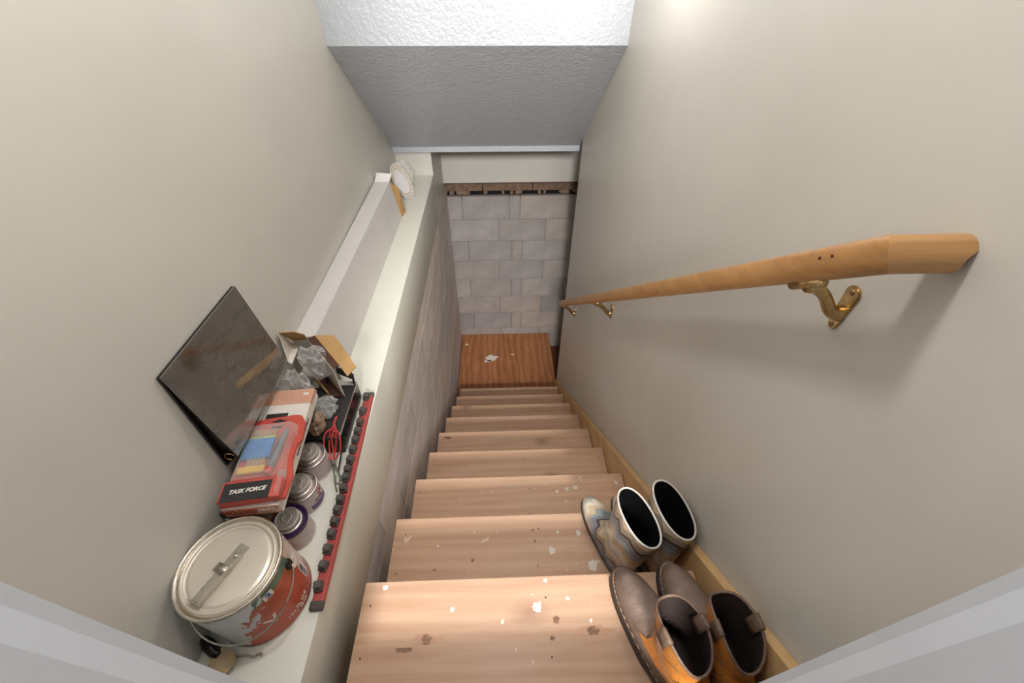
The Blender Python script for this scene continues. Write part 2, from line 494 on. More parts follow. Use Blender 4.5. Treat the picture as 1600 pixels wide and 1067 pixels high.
# dried paint drips on the two nearest treads
for (x, y, r, s, i) in [(.075, .302, .014, 1.1, 0), (.15, .318, .006, 4.1, 0), (-.01, .275, .006, 3.3, 0), (-.13, .305, .006, 2.7, 0), (.20, .27, .005, 6.3, 0), (-.30, .358, .008, 6.9, 0), (.1, .36, .006, 12.9, 0),
                        (.145, .505, .013, 8.4, 1), (.265, .46, .017, 2.9, 1), (.235, .555, .010, 4.9, 1), (.17, .56, .006, 1.9, 1), (-.21, .53, .005, 3.9, 1),
                        (.21, .80, .009, 5.5, 2), (.25, .81, .010, 6.5, 2), (.285, .815, .012, 7.5, 2), (.24, .76, .006, 8.9, 2), (.45, .83, .010, 8.1, 2)]:
    blot('paint_drip', x, y, r * .78, st, s, z=Z0 - i * RISE + .0006)

plain('knot_brown', (138, 100, 78), .55, var=.2, scale=200); plain('knot_halo', (186, 144, 116), .5, var=.05)
for (x, y, r, s, i, ax) in [(-.185, .245, .011, 2.0, 0, 1.0), (.118, .275, .008, 3.0, 0, 1.0), (.200, .250, .011, 4.0, 0, 1.3), (.105, .238, .005, 5.0, 0, 1.2), (-.235, .228, .006, 7.0, 0, 3.0),
                            (-.10, .485, .005, 6.0, 1, 1.0), (.095, .535, .004, 8.0, 1, 1.0), (.09, .57, .0035, 9.0, 1, 1.0), (-.30, 1.335, .010, 1.5, 4, 2.2)]:
    if r > .01: blot('knot_grain', x, y, r * 1.25, st, s, z=Z0 - i * RISE + .0002, mat='knot_halo', ax=ax * 2.4, ay=.75)
    blot('knot', x, y, r, st, s, z=Z0 - i * RISE + .0004, mat='knot_brown', ax=ax, ay=.9)
# ------------------------------------------------------------------ lamp that lights the stairs (above the frame)
lamp = empty('wall_lamp', (XW, LAMP_POS[1], LAMP_POS[2])); tag(lamp, 'round white glass lamp on an arm high on the right wall', 'lamp')
plain('lamp_metal', (190, 180, 160), .35, .9)
t = NT('lamp_glass'); t.color(lin(255, 248, 235)); t.b.inputs['Emission Color'].default_value = (1, .93, .83, 1); t.b.inputs['Emission Strength'].default_value = 3.0
bm = bmesh.new(); lathe(bm, [(.0, -.02), (.055, -.02), (.055, 0), (.03, .012)], 32)
bmesh.ops.rotate(bm, cent=(0, 0, 0), matrix=Matrix.Rotation(-pi / 2, 3, 'Y'), verts=bm.verts); bmesh.ops.translate(bm, vec=(-.02, 0, 0), verts=bm.verts)
obj('backplate', bm, 'lamp_metal', lamp, angle=40)
bm = bmesh.new(); tube(bm, [(-.02, 0, 0), (LAMP_POS[0] - XW + .055, 0, 0)], .012, 12); obj('arm', bm, 'lamp_metal', lamp, smooth=True)
bm = bmesh.new(); bmesh.ops.create_uvsphere(bm, u_segments=24, v_segments=16, radius=.055); bmesh.ops.translate(bm, vec=(LAMP_POS[0] - XW, 0, 0), verts=bm.verts)
gl = obj('globe', bm, 'lamp_glass', lamp, smooth=True); gl.visible_shadow = True
ld = bpy.data.lights.new('bulb_light', 'POINT'); ld.energy = LAMP_W; ld.color = (1, .975, .94); ld.shadow_soft_size = .03
lo = bpy.data.objects.new('bulb_light', ld); lo.location = (LAMP_POS[0] - XW, 0, -.10); lo.parent = lamp; COL.objects.link(lo)

pend = empty('fill_pendant', (PEND_POS[0], PEND_POS[1], ZTOP)); tag(pend, 'white globe pendant added above the top steps to fill in light', 'lamp')  # added fill, out of view, lifts the near walls and steps
bm = bmesh.new(); lathe(bm, [(.05, -.02), (.055, -.004), (.055, 0)], 32); obj('fill_pendant_canopy', bm, 'lamp_metal', pend, angle=40)
bm = bmesh.new(); tube(bm, [(0, 0, -.01), (0, 0, PEND_POS[2] + .17 - ZTOP)], .004, 8); obj('fill_pendant_cord', bm, 'lamp_metal', pend, smooth=True)
bm = bmesh.new(); bmesh.ops.create_uvsphere(bm, u_segments=24, v_segments=16, radius=.08); bmesh.ops.translate(bm, vec=(0, 0, PEND_POS[2] + .10 - ZTOP), verts=bm.verts); obj('globe', bm, 'lamp_glass', pend, smooth=True)  # globe of the added fill pendant
pd = bpy.data.lights.new('fill_pendant_light', 'POINT'); pd.energy = PEND_W; pd.color = (1, .98, .955); pd.shadow_soft_size = .09
pl_ = bpy.data.objects.new('fill_pendant_light', pd); pl_.location = (0, 0, PEND_POS[2] - .08 - ZTOP); pl_.parent = pend; COL.objects.link(pl_)

# ------------------------------------------------------------------ handrail
hr = empty('handrail', (.43, .39, 2.70)); tag(hr, 'oak handrail with a mitred wall return, held off the right wall by brass brackets', 'handrail')
def rail_profile():
    # rounded loaf outline (across, up)
    pts = []
    for k in range(20):
        a = 2 * pi * k / 20
        c, s_ = cos(a), sin(a)
        w, h = .0205, .0215
        x = w * math.copysign(abs(c) ** .75, c); y = h * math.copysign(abs(s_) ** .75, s_)
        if s_ < 0: x *= 1 - .22 * abs(s_)
        pts.append((x, y))
    return pts
RP = rail_profile()
RA, RB = Vector((.43, .388, 2.706)), Vector((.43, 2.285, 1.168))
d = (RB - RA).normalized(); nrm = Vector((0, -d.z, d.y)) * (1 if d.y > 0 else -1)
bm = bmesh.new()
o_ = Vector(hr.location)
ra = []; rb_ = []
for (a, u) in RP:
    q = RA - o_ + nrm * u + Vector((a, 0, 0))
    # mitre: near end slides along the rail so that the cut turns towards the wall
    q0 = q + d * a
    ra.append(bm.verts.new(q0)); rb_.append(bm.verts.new(RB - o_ + nrm * u + Vector((a, 0, 0))))
for i in range(20): bm.faces.new((ra[i], ra[(i + 1) % 20], rb_[(i + 1) % 20], rb_[i]))
bm.faces.new(ra[::-1]); bm.faces.new(rb_)
obj('rail', bm, 'rail_oak', hr, angle=50)
# mitred return running into the wall
bm = bmesh.new(); ra = []; rb_ = []
for (a, u) in RP:
    q = RA - o_ + nrm * u + Vector((a, 0, 0)) + d * a
    ra.append(bm.verts.new(q))
    e = q.copy(); e.x = XW - o_.x - .0005 - (.010 if u < -.008 else 0.0)
    rb_.append(bm.verts.new(e))
for i in range(20): bm.faces.new((ra[i], ra[(i + 1) % 20], rb_[(i + 1) % 20], rb_[i]))
bm.faces.new(ra[::-1]); bm.faces.new(rb_)
obj('rail_return', bm, 'rail_return_oak', hr, angle=50)
plain('screw_hole', (60, 36, 20), .8)
bm = bmesh.new()
for k in (.055, .075):
    c = RA - o_ + d * k + nrm * .006
    tube(bm, [c + Vector((-.0195, 0, 0)), c + Vector((-.0207, 0, 0))], .0022, 8)
obj('screw_plug', bm, 'screw_hole', hr)
plain('brass', (186, 158, 112), .3, 1.0, var=.12, scale=60)
plain('brass_screw', (150, 126, 88), .35, 1.0)
def bracket(y, z):
    b = empty('bracket', (XW - o_.x, y - o_.y, z - o_.z)); b.parent = hr
    # wall plate: capsule outline, top boss
    bm = bmesh.new()
    pts = []
    for k in range(16):
        a = pi * k / 15; pts.append((cos(a) * .0135, .022 + sin(a) * .0135))
    for k in range(10):
        a = pi + pi * k / 9; pts.append((cos(a) * .0085, -.032 + sin(a) * .0085))
    prism(bm, pts, 0, -.0045, -.0002)
    bmesh.ops.bevel(bm, geom=[e for e in bm.edges if abs(e.verts[0].co.x - e.verts[1].co.x) < 1e-6 and e.verts[0].co.x < -.004], offset=.0015, segments=2, affect='EDGES')
    obj('wall_plate', bm, 'brass', b, angle=35)
    dz = (RA.z + (y - RA.y) * d.z / d.y) - z      # rail axis height above plate centre at this y
    top = dz - .0275
    bm = bmesh.new()
    arm = spline([(-.003, 0, -.012), (-.020, .0, -.006), (-.042, .0, top * .45), (-.062, 0, top * .8), (-.074, 0, top - .004)], 5)
    rr = [.0125 - .0040 * sin(pi * min(1, i / len(arm) * 1.1)) for i in range(len(arm))]
    tube(bm, arm, rr, 12); obj('arm', bm, 'brass', b, smooth=True)
    bm = bmesh.new(); tube(bm, [(-.078, -.022, top - .002 + .022 * -d.z / d.y), (-.078, .024, top - .002 - .024 * -d.z / d.y)], .0075, 12)
    obj('saddle_knuckle', bm, 'brass', b, smooth=True)
    bm = bmesh.new(); box(bm, -.090, -.066, -.030, .030, -.0015, .0015, bev=.0008)
    for v in bm.verts: v.co.z += v.co.y * d.z / d.y + top + .0055
    obj('saddle_strap', bm, 'brass', b)
    for (yy, zz) in ((.0, .026), (0, -.032)):
        bm = bmesh.new()
        bmesh.ops.create_uvsphere(bm, u_segments=10, v_segments=6, radius=.0042, matrix=Matrix.Translation((-.0046, yy, zz)) @ Matrix.Scale(.5, 4, (1, 0, 0)))
        obj('screw', bm, 'brass_screw', b, smooth=True)
bracket(.468, 2.568); bracket(1.470, 1.752); bracket(2.194, 1.163)

# ------------------------------------------------------------------ boots
def ring_pts(y0, y1, w, cx=0.0, n=28, e=2.3, toe=1.0, skew=0.0):
    """closed outline from heel y0 to toe y1, half width w; widest ahead of the middle"""
    out = []
    L = (y1 - y0) / 2; cy = (y0 + y1) / 2
    for k in range(n):
        a = 2 * pi * k / n
        c, s_ = cos(a), sin(a)
        x = math.copysign(abs(c) ** (2 / e), c) * w; y = math.copysign(abs(s_) ** (2 / e), s_) * L
        t_ = y / L if L else 0
        x *= (1 - .14 * toe * max(0, -t_ - .0) + .06 * toe * (t_ > 0) * sin(pi * min(1, max(0, t_))))
        x -= toe * .010 * skew * max(0, t_) ** 2
        out.append((x + cx, cy + y))
    return out
def loft(bm, rings, cap0=True, cap1=False):
    R_ = [[bm.verts.new(p) for p in r] for r in rings]
    n = len(R_[0])
    for a, b in zip(R_, R_[1:]):
        for i in range(n): bm.faces.new((a[i], a[(i + 1) % n], b[(i + 1) % n], b[i]))
    if cap0: bm.faces.new(R_[0][::-1])
    if cap1: bm.faces.new(R_[-1])
    return R_
def ring3(z, *a, lean=(0, 0), tilt=0.0, **k):
    return [(x + lean[0], y + lean[1], z + tilt * (y - .5 * (a[0] + a[1]))) for x, y in ring_pts(*a, **k)]

# --- rubber rain boots with a chevron print
t = NT('chevron_rubber')
sx, sy, sz = t.sep(t.coord('Object'))
zig = t.math('PINGPONG', t.math('ADD', t.math('ADD', sx, sy), 3.0), .026)
foot = t.math('MAXIMUM', t.math('SUBTRACT', sy, .13), 0.0)
band = t.math('FRACT', t.math('MULTIPLY', t.math('ADD', t.math('SUBTRACT', sz, foot), t.math('ADD', zig, 2.0)), 5.6))
cr = t.ramp(band, [(0, lin(206, 196, 178)), (.16, lin(188, 164, 134)), (.30, lin(140, 142, 142)), (.42, lin(112, 118, 124)), (.55, lin(78, 62, 56)), (.62, lin(150, 138, 122)), (.76, lin(198, 176, 146)), (.88, lin(176, 172, 162))], 'CONSTANT')
t.color(cr); t.set(Roughness=.22)
plain('boot_black_rubber', (34, 30, 30), .4, var=.1)
plain('boot_lining_black', (8, 8, 9), .95, spec=.1)
plain('boot_rim', (196, 190, 182), .35)
def rain_boot(label, heel, rz, z, lean, L=.268):
    b = empty('rain_boot', (heel[0], heel[1], z), rz)
    tag(b, label, 'boot', 'pair of chevron rain boots on the second step')
    H = .282; sh0, sh1 = lean[1] - .085, lean[1] + .083
    bm = bmesh.new(); loft(bm, [ring3(.0, .0, L, .040, skew=1), ring3(.006, -.003, L + .004, .0425, skew=1), ring3(.016, -.003, L + .005, .0435, skew=1), ring3(.018, 0, L + .001, .041, skew=1)], True, True)
    obj('sole', bm, 'boot_black_rubber', b, angle=50)
    S = [(.018, .001, L + .001, .0405, 1.0), (.034, .0, L, .042, 1.0), (.050, .002, L - .006, .041, 1.0), (.062, .004, L - .026, .039, 1.0), (.073, .005, L - .062, .0385, .9), (.086, .006, L - .103, .0385, .6),
         (.102, .005, L - .124, .0385, .4), (.125, .002, L - .128, .0395, .2)]
    rings = []
    for zz, a, c, w, tt in S:
        k = max(0, (zz - .05) / (H - .05)); rings.append(ring3(zz, a + (sh0) * k * .3, c, w, toe=tt, lean=(lean[0] * k, 0), skew=1))
    for i in range(1, 8):
        k = i / 7; zz = .125 + (H - .125) * k; kk = (zz - .05) / (H - .05)
        a = .002 + .3 * sh0 * .33 + (sh0 - .002 - .1 * sh0) * k; c = (L - .128) + (sh1 - (L - .128)) * k
        rings.append(ring3(zz, a, c, .0395 + .0005 * k, toe=.2 * (1 - k), e=2.2, lean=(lean[0] * kk, 0)))
    bm = bmesh.new(); loft(bm, rings); obj('upper', bm, 'chevron_rubber', b, smooth=True)
    last = rings[-1]
    cx = sum(p[0] for p in last) / 28; cy = sum(p[1] for p in last) / 28
    def ins(r, f):
        mx = sum(p[0] for p in r) / 28; my = sum(p[1] for p in r) / 28
        return [(mx + (p[0] - mx) * f, my + (p[1] - my) * f, p[2]) for p in r]
    bm = bmesh.new(); loft(bm, [ins(r, .93) for r in rings[5:]][::-1], False, True); obj('lining', bm, 'boot_lining_black', b, smooth=True)
    bm = bmesh.new(); tube(bm, [(p[0], p[1], p[2]) for p in ins(last, .985)], .0028, 8, closed=True); obj('rim', bm, 'boot_rim', b, smooth=True)
    # raised heel seam
    return b
Z2 = Z0 - RISE
rain_boot('chevron rubber rain boot on the second step, the one away from the wall', (.352, .402), radians(15), Z2 + .0005, (.018, .074))
rain_boot('chevron rubber rain boot on the second step, tucked against the wall skirting', (.436, .400), radians(11), Z2 + .0005, (.030, .092))

# --- western work boots
def leather(name, a, b_, rough=.5, sc=30):
    t = NT(name); v = t.coord('Object'); n1 = t.noise(v, sc, 5, .6); n2 = t.noise(v, 9, 3); n3 = t.noise(t.coord('Object', (1, 2.4, 1)), 60, 4, .7, .6)
    c = t.ramp(t.math('ADD', t.math('MULTIPLY', n1, .5), t.math('MULTIPLY', n2, .5)), [(.3, lin(*b_)), (.7, lin(*a))])
    t.color(c); t.set(Roughness=rough); t.bump(n3, .8, .0022); return t.m
leather('vamp_leather', (136, 116, 104), (88, 70, 62), .48)
leather('shaft_leather', (206, 136, 62), (168, 98, 36), .42)
leather('boot_interior', (52, 36, 30), (26, 17, 14), .7)
leather('strap_leather', (122, 98, 82), (84, 64, 52), .5)
plain('welt_brown', (96, 74, 60), .6); plain('outsole_dark', (50, 42, 38), .7); plain('stitch_thread', (196, 168, 130), .7)
def work_boot(label, heel, rz, z, lean, L=.285):
    b = empty('work_boot', (heel[0], heel[1], z), rz)
    tag(b, label, 'boot', 'pair of western work boots on the top step')
    W = .046
    bm = bmesh.new(); loft(bm, [ring3(.022, 0, L + .004, W * .98, skew=1), ring3(.024, -.003, L + .007, W * 1.03, skew=1), ring3(.035, -.003, L + .007, W * 1.03, skew=1), ring3(.036, .002, L + .003, W * .99, skew=1)], True, True)
    # sole: thin under the ball, raised heel block
    for v in bm.verts:
        if v.co.z < .03 and v.co.y > .085: v.co.z -= .020
    so = obj('sole', bm, 'outsole_dark', b, angle=40)
    bm = bmesh.new(); loft(bm, [ring3(.0, -.002, .078, W * .80, toe=.2, e=2.8), ring3(.023, -.004, .084, W * .86, toe=.2, e=2.8)], True, True); obj('heel_block', bm, 'outsole_dark', so, angle=40)
    bm = bmesh.new(); loft(bm, [ring3(.0362, -.001, L + .005, W * 1.015, skew=1), ring3(.0392, -.001, L + .004, W * 1.005, skew=1)], True, True); obj('welt', bm, 'welt_brown', b)
    bm = bmesh.new()
    rp = ring3(.0396, .004, L - .0005, W * .965, skew=1, n=110)
    for k in range(0, 110, 2):
        tube(bm, [rp[k], rp[(k + 1) % 110]], .0008, 5)
    st_ = obj('welt_stitching', bm, 'stitch_thread', b); st_['kind'] = 'stuff'
    H = .225
    sh0, sh1 = lean[1] - .070, lean[1] + .066
    S = [(.039, .006, L - .003, W * .95, 1.0), (.052, .003, L - .004, W * .97, 1.0), (.066, .003, L - .012, W * .95, 1.0), (.078, .004, L - .032, W * .90, .9), (.088, .005, L - .062, W * .86, .8),
         (.098, .006, L - .100, W * .82, .6), (.110, .006, L - .128, W * .80, .4), (.125, .005, L - .138, W * .80, .3)]
    rings = [ring3(zz, a, c, w, toe=tt, skew=1, lean=(lean[0] * max(0, (zz - .06) / (H - .06)), 0)) for zz, a, c, w, tt in S]
    rings += [ring3(.145, .003, L - .142, W * .80, toe=.2, lean=(lean[0] * .51, 0)), ring3(.17, lean[1] - .074, L - .138, W * .82, toe=.1, lean=(lean[0] * .67, 0))]
    bm = bmesh.new(); loft(bm, rings[:9]); obj('vamp', bm, 'vamp_leather', b, smooth=True)
    # shaft: orange leather, scalloped lower edge dipping at the sides, dipped collar at the sides
    def grow(r, dlt):
        mx = sum(p[0] for p in r) / 28; my = sum(p[1] for p in r) / 28
        o2 = []
        for p in r:
            v = Vector((p[0] - mx, p[1] - my, 0)); ln = v.length or 1
            o2.append((p[0] + v.x / ln * dlt, p[1] + v.y / ln * dlt, p[2]))
        return o2
    n = 28; rows = []
    NR = 11
    base = rings[3:] + [ring3(H, sh0, sh1, W * .86, toe=0, e=2.2, lean=(lean[0], 0))]
    zs_ = [r[0][2] for r in base]
    def sample(zz, i):
        if zz <= zs_[0]: return Vector(base[0][i])
        for q in range(len(base) - 1):
            if zz <= zs_[q + 1]:
                f = (zz - zs_[q]) / (zs_[q + 1] - zs_[q]); return Vector(base[q][i]).lerp(Vector(base[q + 1][i]), f)
        return Vector(base[-1][i])
    ctr = [Vector((0, 0, 0))] * 1
    for j in range(NR + 1):
        row = []
        for i in range(n):
            a = 2 * pi * i / n
            low = .082 + .020 * abs(sin(a)) ** 2 + (.016 if sin(a) > .72 else 0) + .007 * abs(sin(3 * a))
            if sin(a) > .3: low += .030 * min(1, (sin(a) - .3) / .3)
            top = H - .014 * (abs(cos(a)) ** 2) * -1 - .022 * abs(sin(a)) ** 2 * (1 if sin(a) < 0 else .55)
            zz = low + (top - low) * j / NR
            p = sample(zz, i); p.z = zz
            row.append(p)
        rows.append(row)
    def grow2(row, dlt):
        mx = sum(p.x for p in row) / n; my = sum(p.y for p in row) / n
        return [(p.x + (p.x - mx) / max(1e-4, math.hypot(p.x - mx, p.y - my)) * dlt, p.y + (p.y - my) / max(1e-4, math.hypot(p.x - mx, p.y - my)) * dlt, p.z) for p in row]
    bm = bmesh.new(); loft(bm, [grow2(r, .0022) for r in rows], False, False)
    sh = obj('shaft', bm, 'shaft_leather', b, smooth=True)
    bm = bmesh.new(); loft(bm, [grow2(r, -.0016) for r in rows[::-1]] + [[(p[0] * .9, p[1], .075) for p in ring_pts(.02, L - .13, W * .62)]], False, True)
    obj('lining', bm, 'boot_interior', b, smooth=True)
    bm = bmesh.new(); tube(bm, [(p.x, p.y, p.z + .0004) for p in rows[-1]], .0030, 8, closed=True); obj('collar_binding', bm, 'strap_leather', b, smooth=True)
    # tooled stitching curls on the outer side
    bm = bmesh.new()
    for side in (0, 14):
        for j0, ph in ((3, 0), (5, .8), (7, 1.6)):
            pts = []
            for q in range(17):
                f = q / 16; i_ = side + (f - .5) * 6; i0 = int(math.floor(i_)) % n; i1 = (i0 + 1) % n; fr = i_ - math.floor(i_)
                jj = j0 + .9 * sin(f * 2 * pi + ph); ja = int(jj); jb = ja + 1
                pa = rows[ja][i0].lerp(rows[ja][i1], fr); pb = rows[jb][i0].lerp(rows[jb][i1], fr); p = pa.lerp(pb, jj - ja)
                mx = sum(v.x for v in rows[ja]) / n; my = sum(v.y for v in rows[ja]) / n
                dv = Vector((p.x - mx, p.y - my, 0)).normalized(); pts.append(p + dv * .0026)
            tube(bm, pts, .0007, 5)
    q = obj('shaft_stitching', bm, 'strap_leather', sh); q['kind'] = 'stuff'
    # pull straps over the collar, one on each side
    for i in (0, 14):
        pt = rows[-1][i]; mx = sum(v.x for v in rows[-1]) / n
        s_ = 1 if pt.x > mx else -1
        prof = [(.0050, -.040), (.0055, -.018), (.0060, .004), (.0020, .009), (-.0040, .005), (-.0075, -.016), (-.0095, -.036)]
        bm = bmesh.new(); vs = []
        for (u, w) in prof:
            vs.append([bm.verts.new((pt.x + s_ * u, pt.y + e * .0135, pt.z + w)) for e in (-1, -.33, .33, 1)])
        for a_, c_ in zip(vs, vs[1:]):
            for e in range(3): bm.faces.new((a_[e], a_[e + 1], c_[e + 1], c_[e]))
        o = obj('pull_strap', bm, 'strap_leather', b, smooth=True)
        md = o.modifiers.new('thickness', 'SOLIDIFY'); md.thickness = .002
    return b
work_boot('western work boot with tan shaft on the top step, the one away from the wall', (.364, .096), radians(15), Z0 + .0005, (-.004, .106))
work_boot('western work boot with tan shaft on the top step, the one nearest the wall', (.440, .100), radians(5), Z0 + .0005, (.004, .100), L=.279)

# ------------------------------------------------------------------ things on the ledge
def panel(name, pts, mat, parent, th=.003):
    bm = bmesh.new(); bm.faces.new([bm.verts.new(p) for p in pts])
    me = bpy.data.meshes.new(name); bm.to_mesh(me); bm.free()
    o = link_obj(name, me, mat, parent); md = o.modifiers.new('thickness', 'SOLIDIFY'); md.thickness = th; md.offset = 0
    return o
def metal(name, rgb, rough=.3, var=.1):
    t = NT(name); v = t.coord('Object'); f = t.noise(v, 25, 4, .6); c = lin(*rgb)
    t.color(t.ramp(f, [(.3, tuple(x * (1 - var) for x in c[:3])), (.7, tuple(min(1, x * (1 + var)) for x in c[:3]))]))
    t.b.inputs['Metallic'].default_value = 1.0
    t.link(t.ramp(t.noise(v, 60, 3), [(.3, (rough * .7,) * 3), (.7, (rough * 1.4,) * 3)]), t.b.inputs['Roughness']); return t.m
metal('tinplate', (206, 198, 184), .28); plain('tin_lid', (212, 202, 188), .38, .45, var=.04, scale=9); metal('galvanised', (178, 172, 160), .35); metal('wire_steel', (196, 188, 176), .3)

# --- paint can
CX, CY, CR, CH = -.528, .314, .093, .186
pc = empty('paint_can', (CX, CY, ZS + .0005)); tag(pc, 'gallon paint can with red label and pale grey paint run down its side', 'paint can')
t = NT('paint_label')
x_, y_, z_ = t.sep(t.coord('Object')); v_ = t.coord('Object')
ang = t.math('ARCTAN2', y_, x_)
base = t.ramp(t.math('MULTIPLY', z_, 5.2), [(0, lin(196, 84, 58)), (.55, lin(184, 76, 46)), (.9, lin(160, 78, 36))])
green = t.math('GREATER_THAN', z_, CH - .033); base = t.mix(green, base, lin(70, 110, 92))
pale = t.math('GREATER_THAN', t.math('ADD', ang, t.math('MULTIPLY', z_, 1.4)), .42); base = t.mix(pale, base, lin(206, 184, 168))
brown = t.math('MULTIPLY', pale, t.math('LESS_THAN', z_, .045)); base = t.mix(brown, base, lin(170, 110, 78))
nn = t.noise(t.coord('Object', (1, 1, .55)), 42, 4, .65, .8)
lo_ = t.math('ADD', t.math('ADD', t.math('MULTIPLY', t.math('SUBTRACT', nn, .5), 1.3), t.math('MULTIPLY', ang, -1.0)), t.math('MULTIPLY', t.math('SUBTRACT', z_, .1), 6.0))
m1 = t.ramp(t.math('MULTIPLY', lo_, .9), [(.98, (0, 0, 0)), (1.0, (1, 1, 1))])
spill = t.mix(t.ramp(t.noise(v_, 14, 3), [(.35, (0, 0, 0)), (.7, (1, 1, 1))]), lin(196, 200, 202), lin(210, 212, 212))
t.color(t.mix(m1, base, spill)); t.set(Roughness=.35)
bm = bmesh.new(); lathe(bm, [(CR, .004), (CR, CH - .008)], 72, cap=False); obj('label', bm, 'paint_label', pc, smooth=True)
bm = bmesh.new(); lathe(bm, [(CR - .006, 0), (CR + .0012, 0), (CR + .0018, .0025), (CR + .0006, .005)], 72, cap=False); bm.faces.new([v for v in bm.verts if abs(v.co.z) < 1e-6 and v.co.length < CR - .005][::-1]); obj('bottom_seam', bm, 'tinplate', pc, angle=50)
bm = bmesh.new(); lathe(bm, [(CR, CH - .009), (CR + .0020, CH - .006), (CR + .0024, CH - .001), (CR + .0004, CH + .0015), (CR - .0035, CH + .0005), (CR - .005, CH - .005), (CR - .0075, CH - .0062)], 72, cap=False); obj('rim', bm, 'tinplate', pc, smooth=True)
bm = bmesh.new(); lathe(bm, [(CR - .0072, CH - .0065), (CR - .0095, CH - .001), (CR - .0125, CH + .0003), (CR - .0150, CH - .002), (CR - .0165, CH - .0055), (CR - .0200, CH - .006), (CR - .0225, CH - .0035), (CR - .026, CH - .0033), (.0005, CH - .0033)], 72, cap=False); obj('lid', bm, 'tin_lid', pc, smooth=True)
# ears and bail
plain('ear_plastic', (34, 28, 26), .35)
E0 = radians(8)
for a in (E0, E0 + pi):
    bm = bmesh.new(); bmesh.ops.create_uvsphere(bm, u_segments=16, v_segments=10, radius=1.0)
    for v in bm.verts: v.co = Vector((CR + v.co.x * .008, v.co.y * .0105, CH - .045 + v.co.z * .017))
    bmesh.ops.rotate(bm, cent=(0, 0, 0), matrix=Matrix.Rotation(a, 3, 'Z'), verts=bm.verts)
    obj('ear', bm, 'ear_plastic', pc, smooth=True)
bm = bmesh.new(); pts = []
for k in range(33):
    f = k / 32; a = E0 - pi * f
    dip = sin(pi * f); rr = CR + .008 + .006 * dip
    pts.append((rr * cos(a), rr * sin(a), CH - .045 - .062 * dip ** .8))
tube(bm, pts, .0019, 8); obj('bail', bm, 'wire_steel', pc, smooth=True)
# label print
plain('print_white', (236, 228, 220), .5, var=.01); plain('print_dark', (38, 34, 34), .6, var=.01); plain('print_blue', (60, 110, 150), .5, var=.02); plain('print_red', (188, 62, 52), .5, var=.02)
RC = CR + .0008
lettering('124 FL OZ', .0125, 'print_white', pc, 0, (1, 0, 0), (0, 1, 0), bold=.0002, cyl=(RC, radians(-18), .030, 0))
lettering('1 GAL', .0125, 'print_white', pc, 0, (1, 0, 0), (0, 1, 0), bold=.0002, cyl=(RC, radians(-14), .017, 0))
lettering('V', .040, 'print_white', pc, 0, (1, 0, 0), (0, 1, 0), bold=.001, cyl=(RC, radians(-44), .075, .2))
def patch(name, a0, a1, z0_, z1, mat, r=None, n=8):
    r = r or RC; vs, fs = [], []
    for k in range(n + 1):
        a = a0 + (a1 - a0) * k / n; vs += [(r * cos(a), r * sin(a), z0_), (r * cos(a), r * sin(a), z1)]
    fs = [(2 * k, 2 * k + 2, 2 * k + 3, 2 * k + 1) for k in range(n)]
    return pyobj(name, vs, fs, mat, pc)
patch('print_badge', radians(-36), radians(-24), CH - .040, CH - .020, 'print_white', CR + .0006)
lettering('2', .019, 'print_blue', pc, 0, (1, 0, 0), (0, 1, 0), bold=.001, cyl=(CR + .0011, radians(-30), CH - .030, 0))
patch('barcode_panel', radians(14), radians(27), .035, .088, 'print_white', CR + .0006)
bm = bmesh.new(); rbc = random.Random(2); zz = .040
while zz < .083:
    h = rbc.choice((.0008, .0014, .0022)); a0, a1 = radians(15.5), radians(23)
    vs = []
    for a, z in ((a0, zz), (a1, zz), (a1, zz + h), (a0, zz + h)): vs.append(bm.verts.new(((CR + .0012) * cos(a), (CR + .0012) * sin(a), z)))
    bm.faces.new(vs); zz += h + rbc.choice((.0009, .0013, .002))
o = obj('barcode', bm, 'print_dark', pc); o['kind'] = 'stuff'
bm = bmesh.new(); bmesh.ops.create_circle(bm, cap_ends=True, segments=24, radius=.016)
for v in bm.verts:
    a = radians(19) + v.co.x / CR; v.co = Vector(((CR + .0007) * cos(a), (CR + .0007) * sin(a), .118 + v.co.y * 1.2))
obj('print_roundel', bm, 'print_white', pc)

# --- steel clip lying on the lid
ck = empty('can_clip', (-.535, .303, ZS + CH - .0026)); ck.rotation_euler = (0, 0, radians(-25)); tag(ck, 'bent galvanised strap clip lying on the paint can lid', 'clip')
bm = bmesh.new(); box(bm, -.011, .011, -.056, .052, 0, .0015, bev=.0004)
obj('strap', bm, 'galvanised', ck)
bm = bmesh.new(); box(bm, .0125, .0145, -.058, .034, 0, .013, bev=.0005); obj('folded_edge', bm, 'wire_steel', ck)
bm = bmesh.new(); lathe(bm, [(.0045, 0), (.0045, .0016), (.0028, .0028), (.0005, .003)], 16, (0.0, .030, .0015)); obj('rivet', bm, 'wire_steel', ck, smooth=True)
bm = bmesh.new()
prof = [(-.020, .0016), (-.012, .0085), (0, .0105), (.011, .0085), (.015, .003)]
for a, b in zip(prof, prof[1:]):
    q = [bm.verts.new((a[0], -.006, a[1])), bm.verts.new((b[0], -.006, b[1])), bm.verts.new((b[0], .010, b[1])), bm.verts.new((a[0], .010, a[1]))]; bm.faces.new(q)
bmesh.ops.remove_doubles(bm, verts=bm.verts, dist=1e-5)
o = obj('tongue', bm, 'galvanised', ck, smooth=True); md = o.modifiers.new('thickness', 'SOLIDIFY'); md.thickness = .0014
bm = bmesh.new(); box(bm, -.013, .014, -.0595, -.0575, 0, .010, bev=.0005); obj('end_tab', bm, 'galvanised', ck)

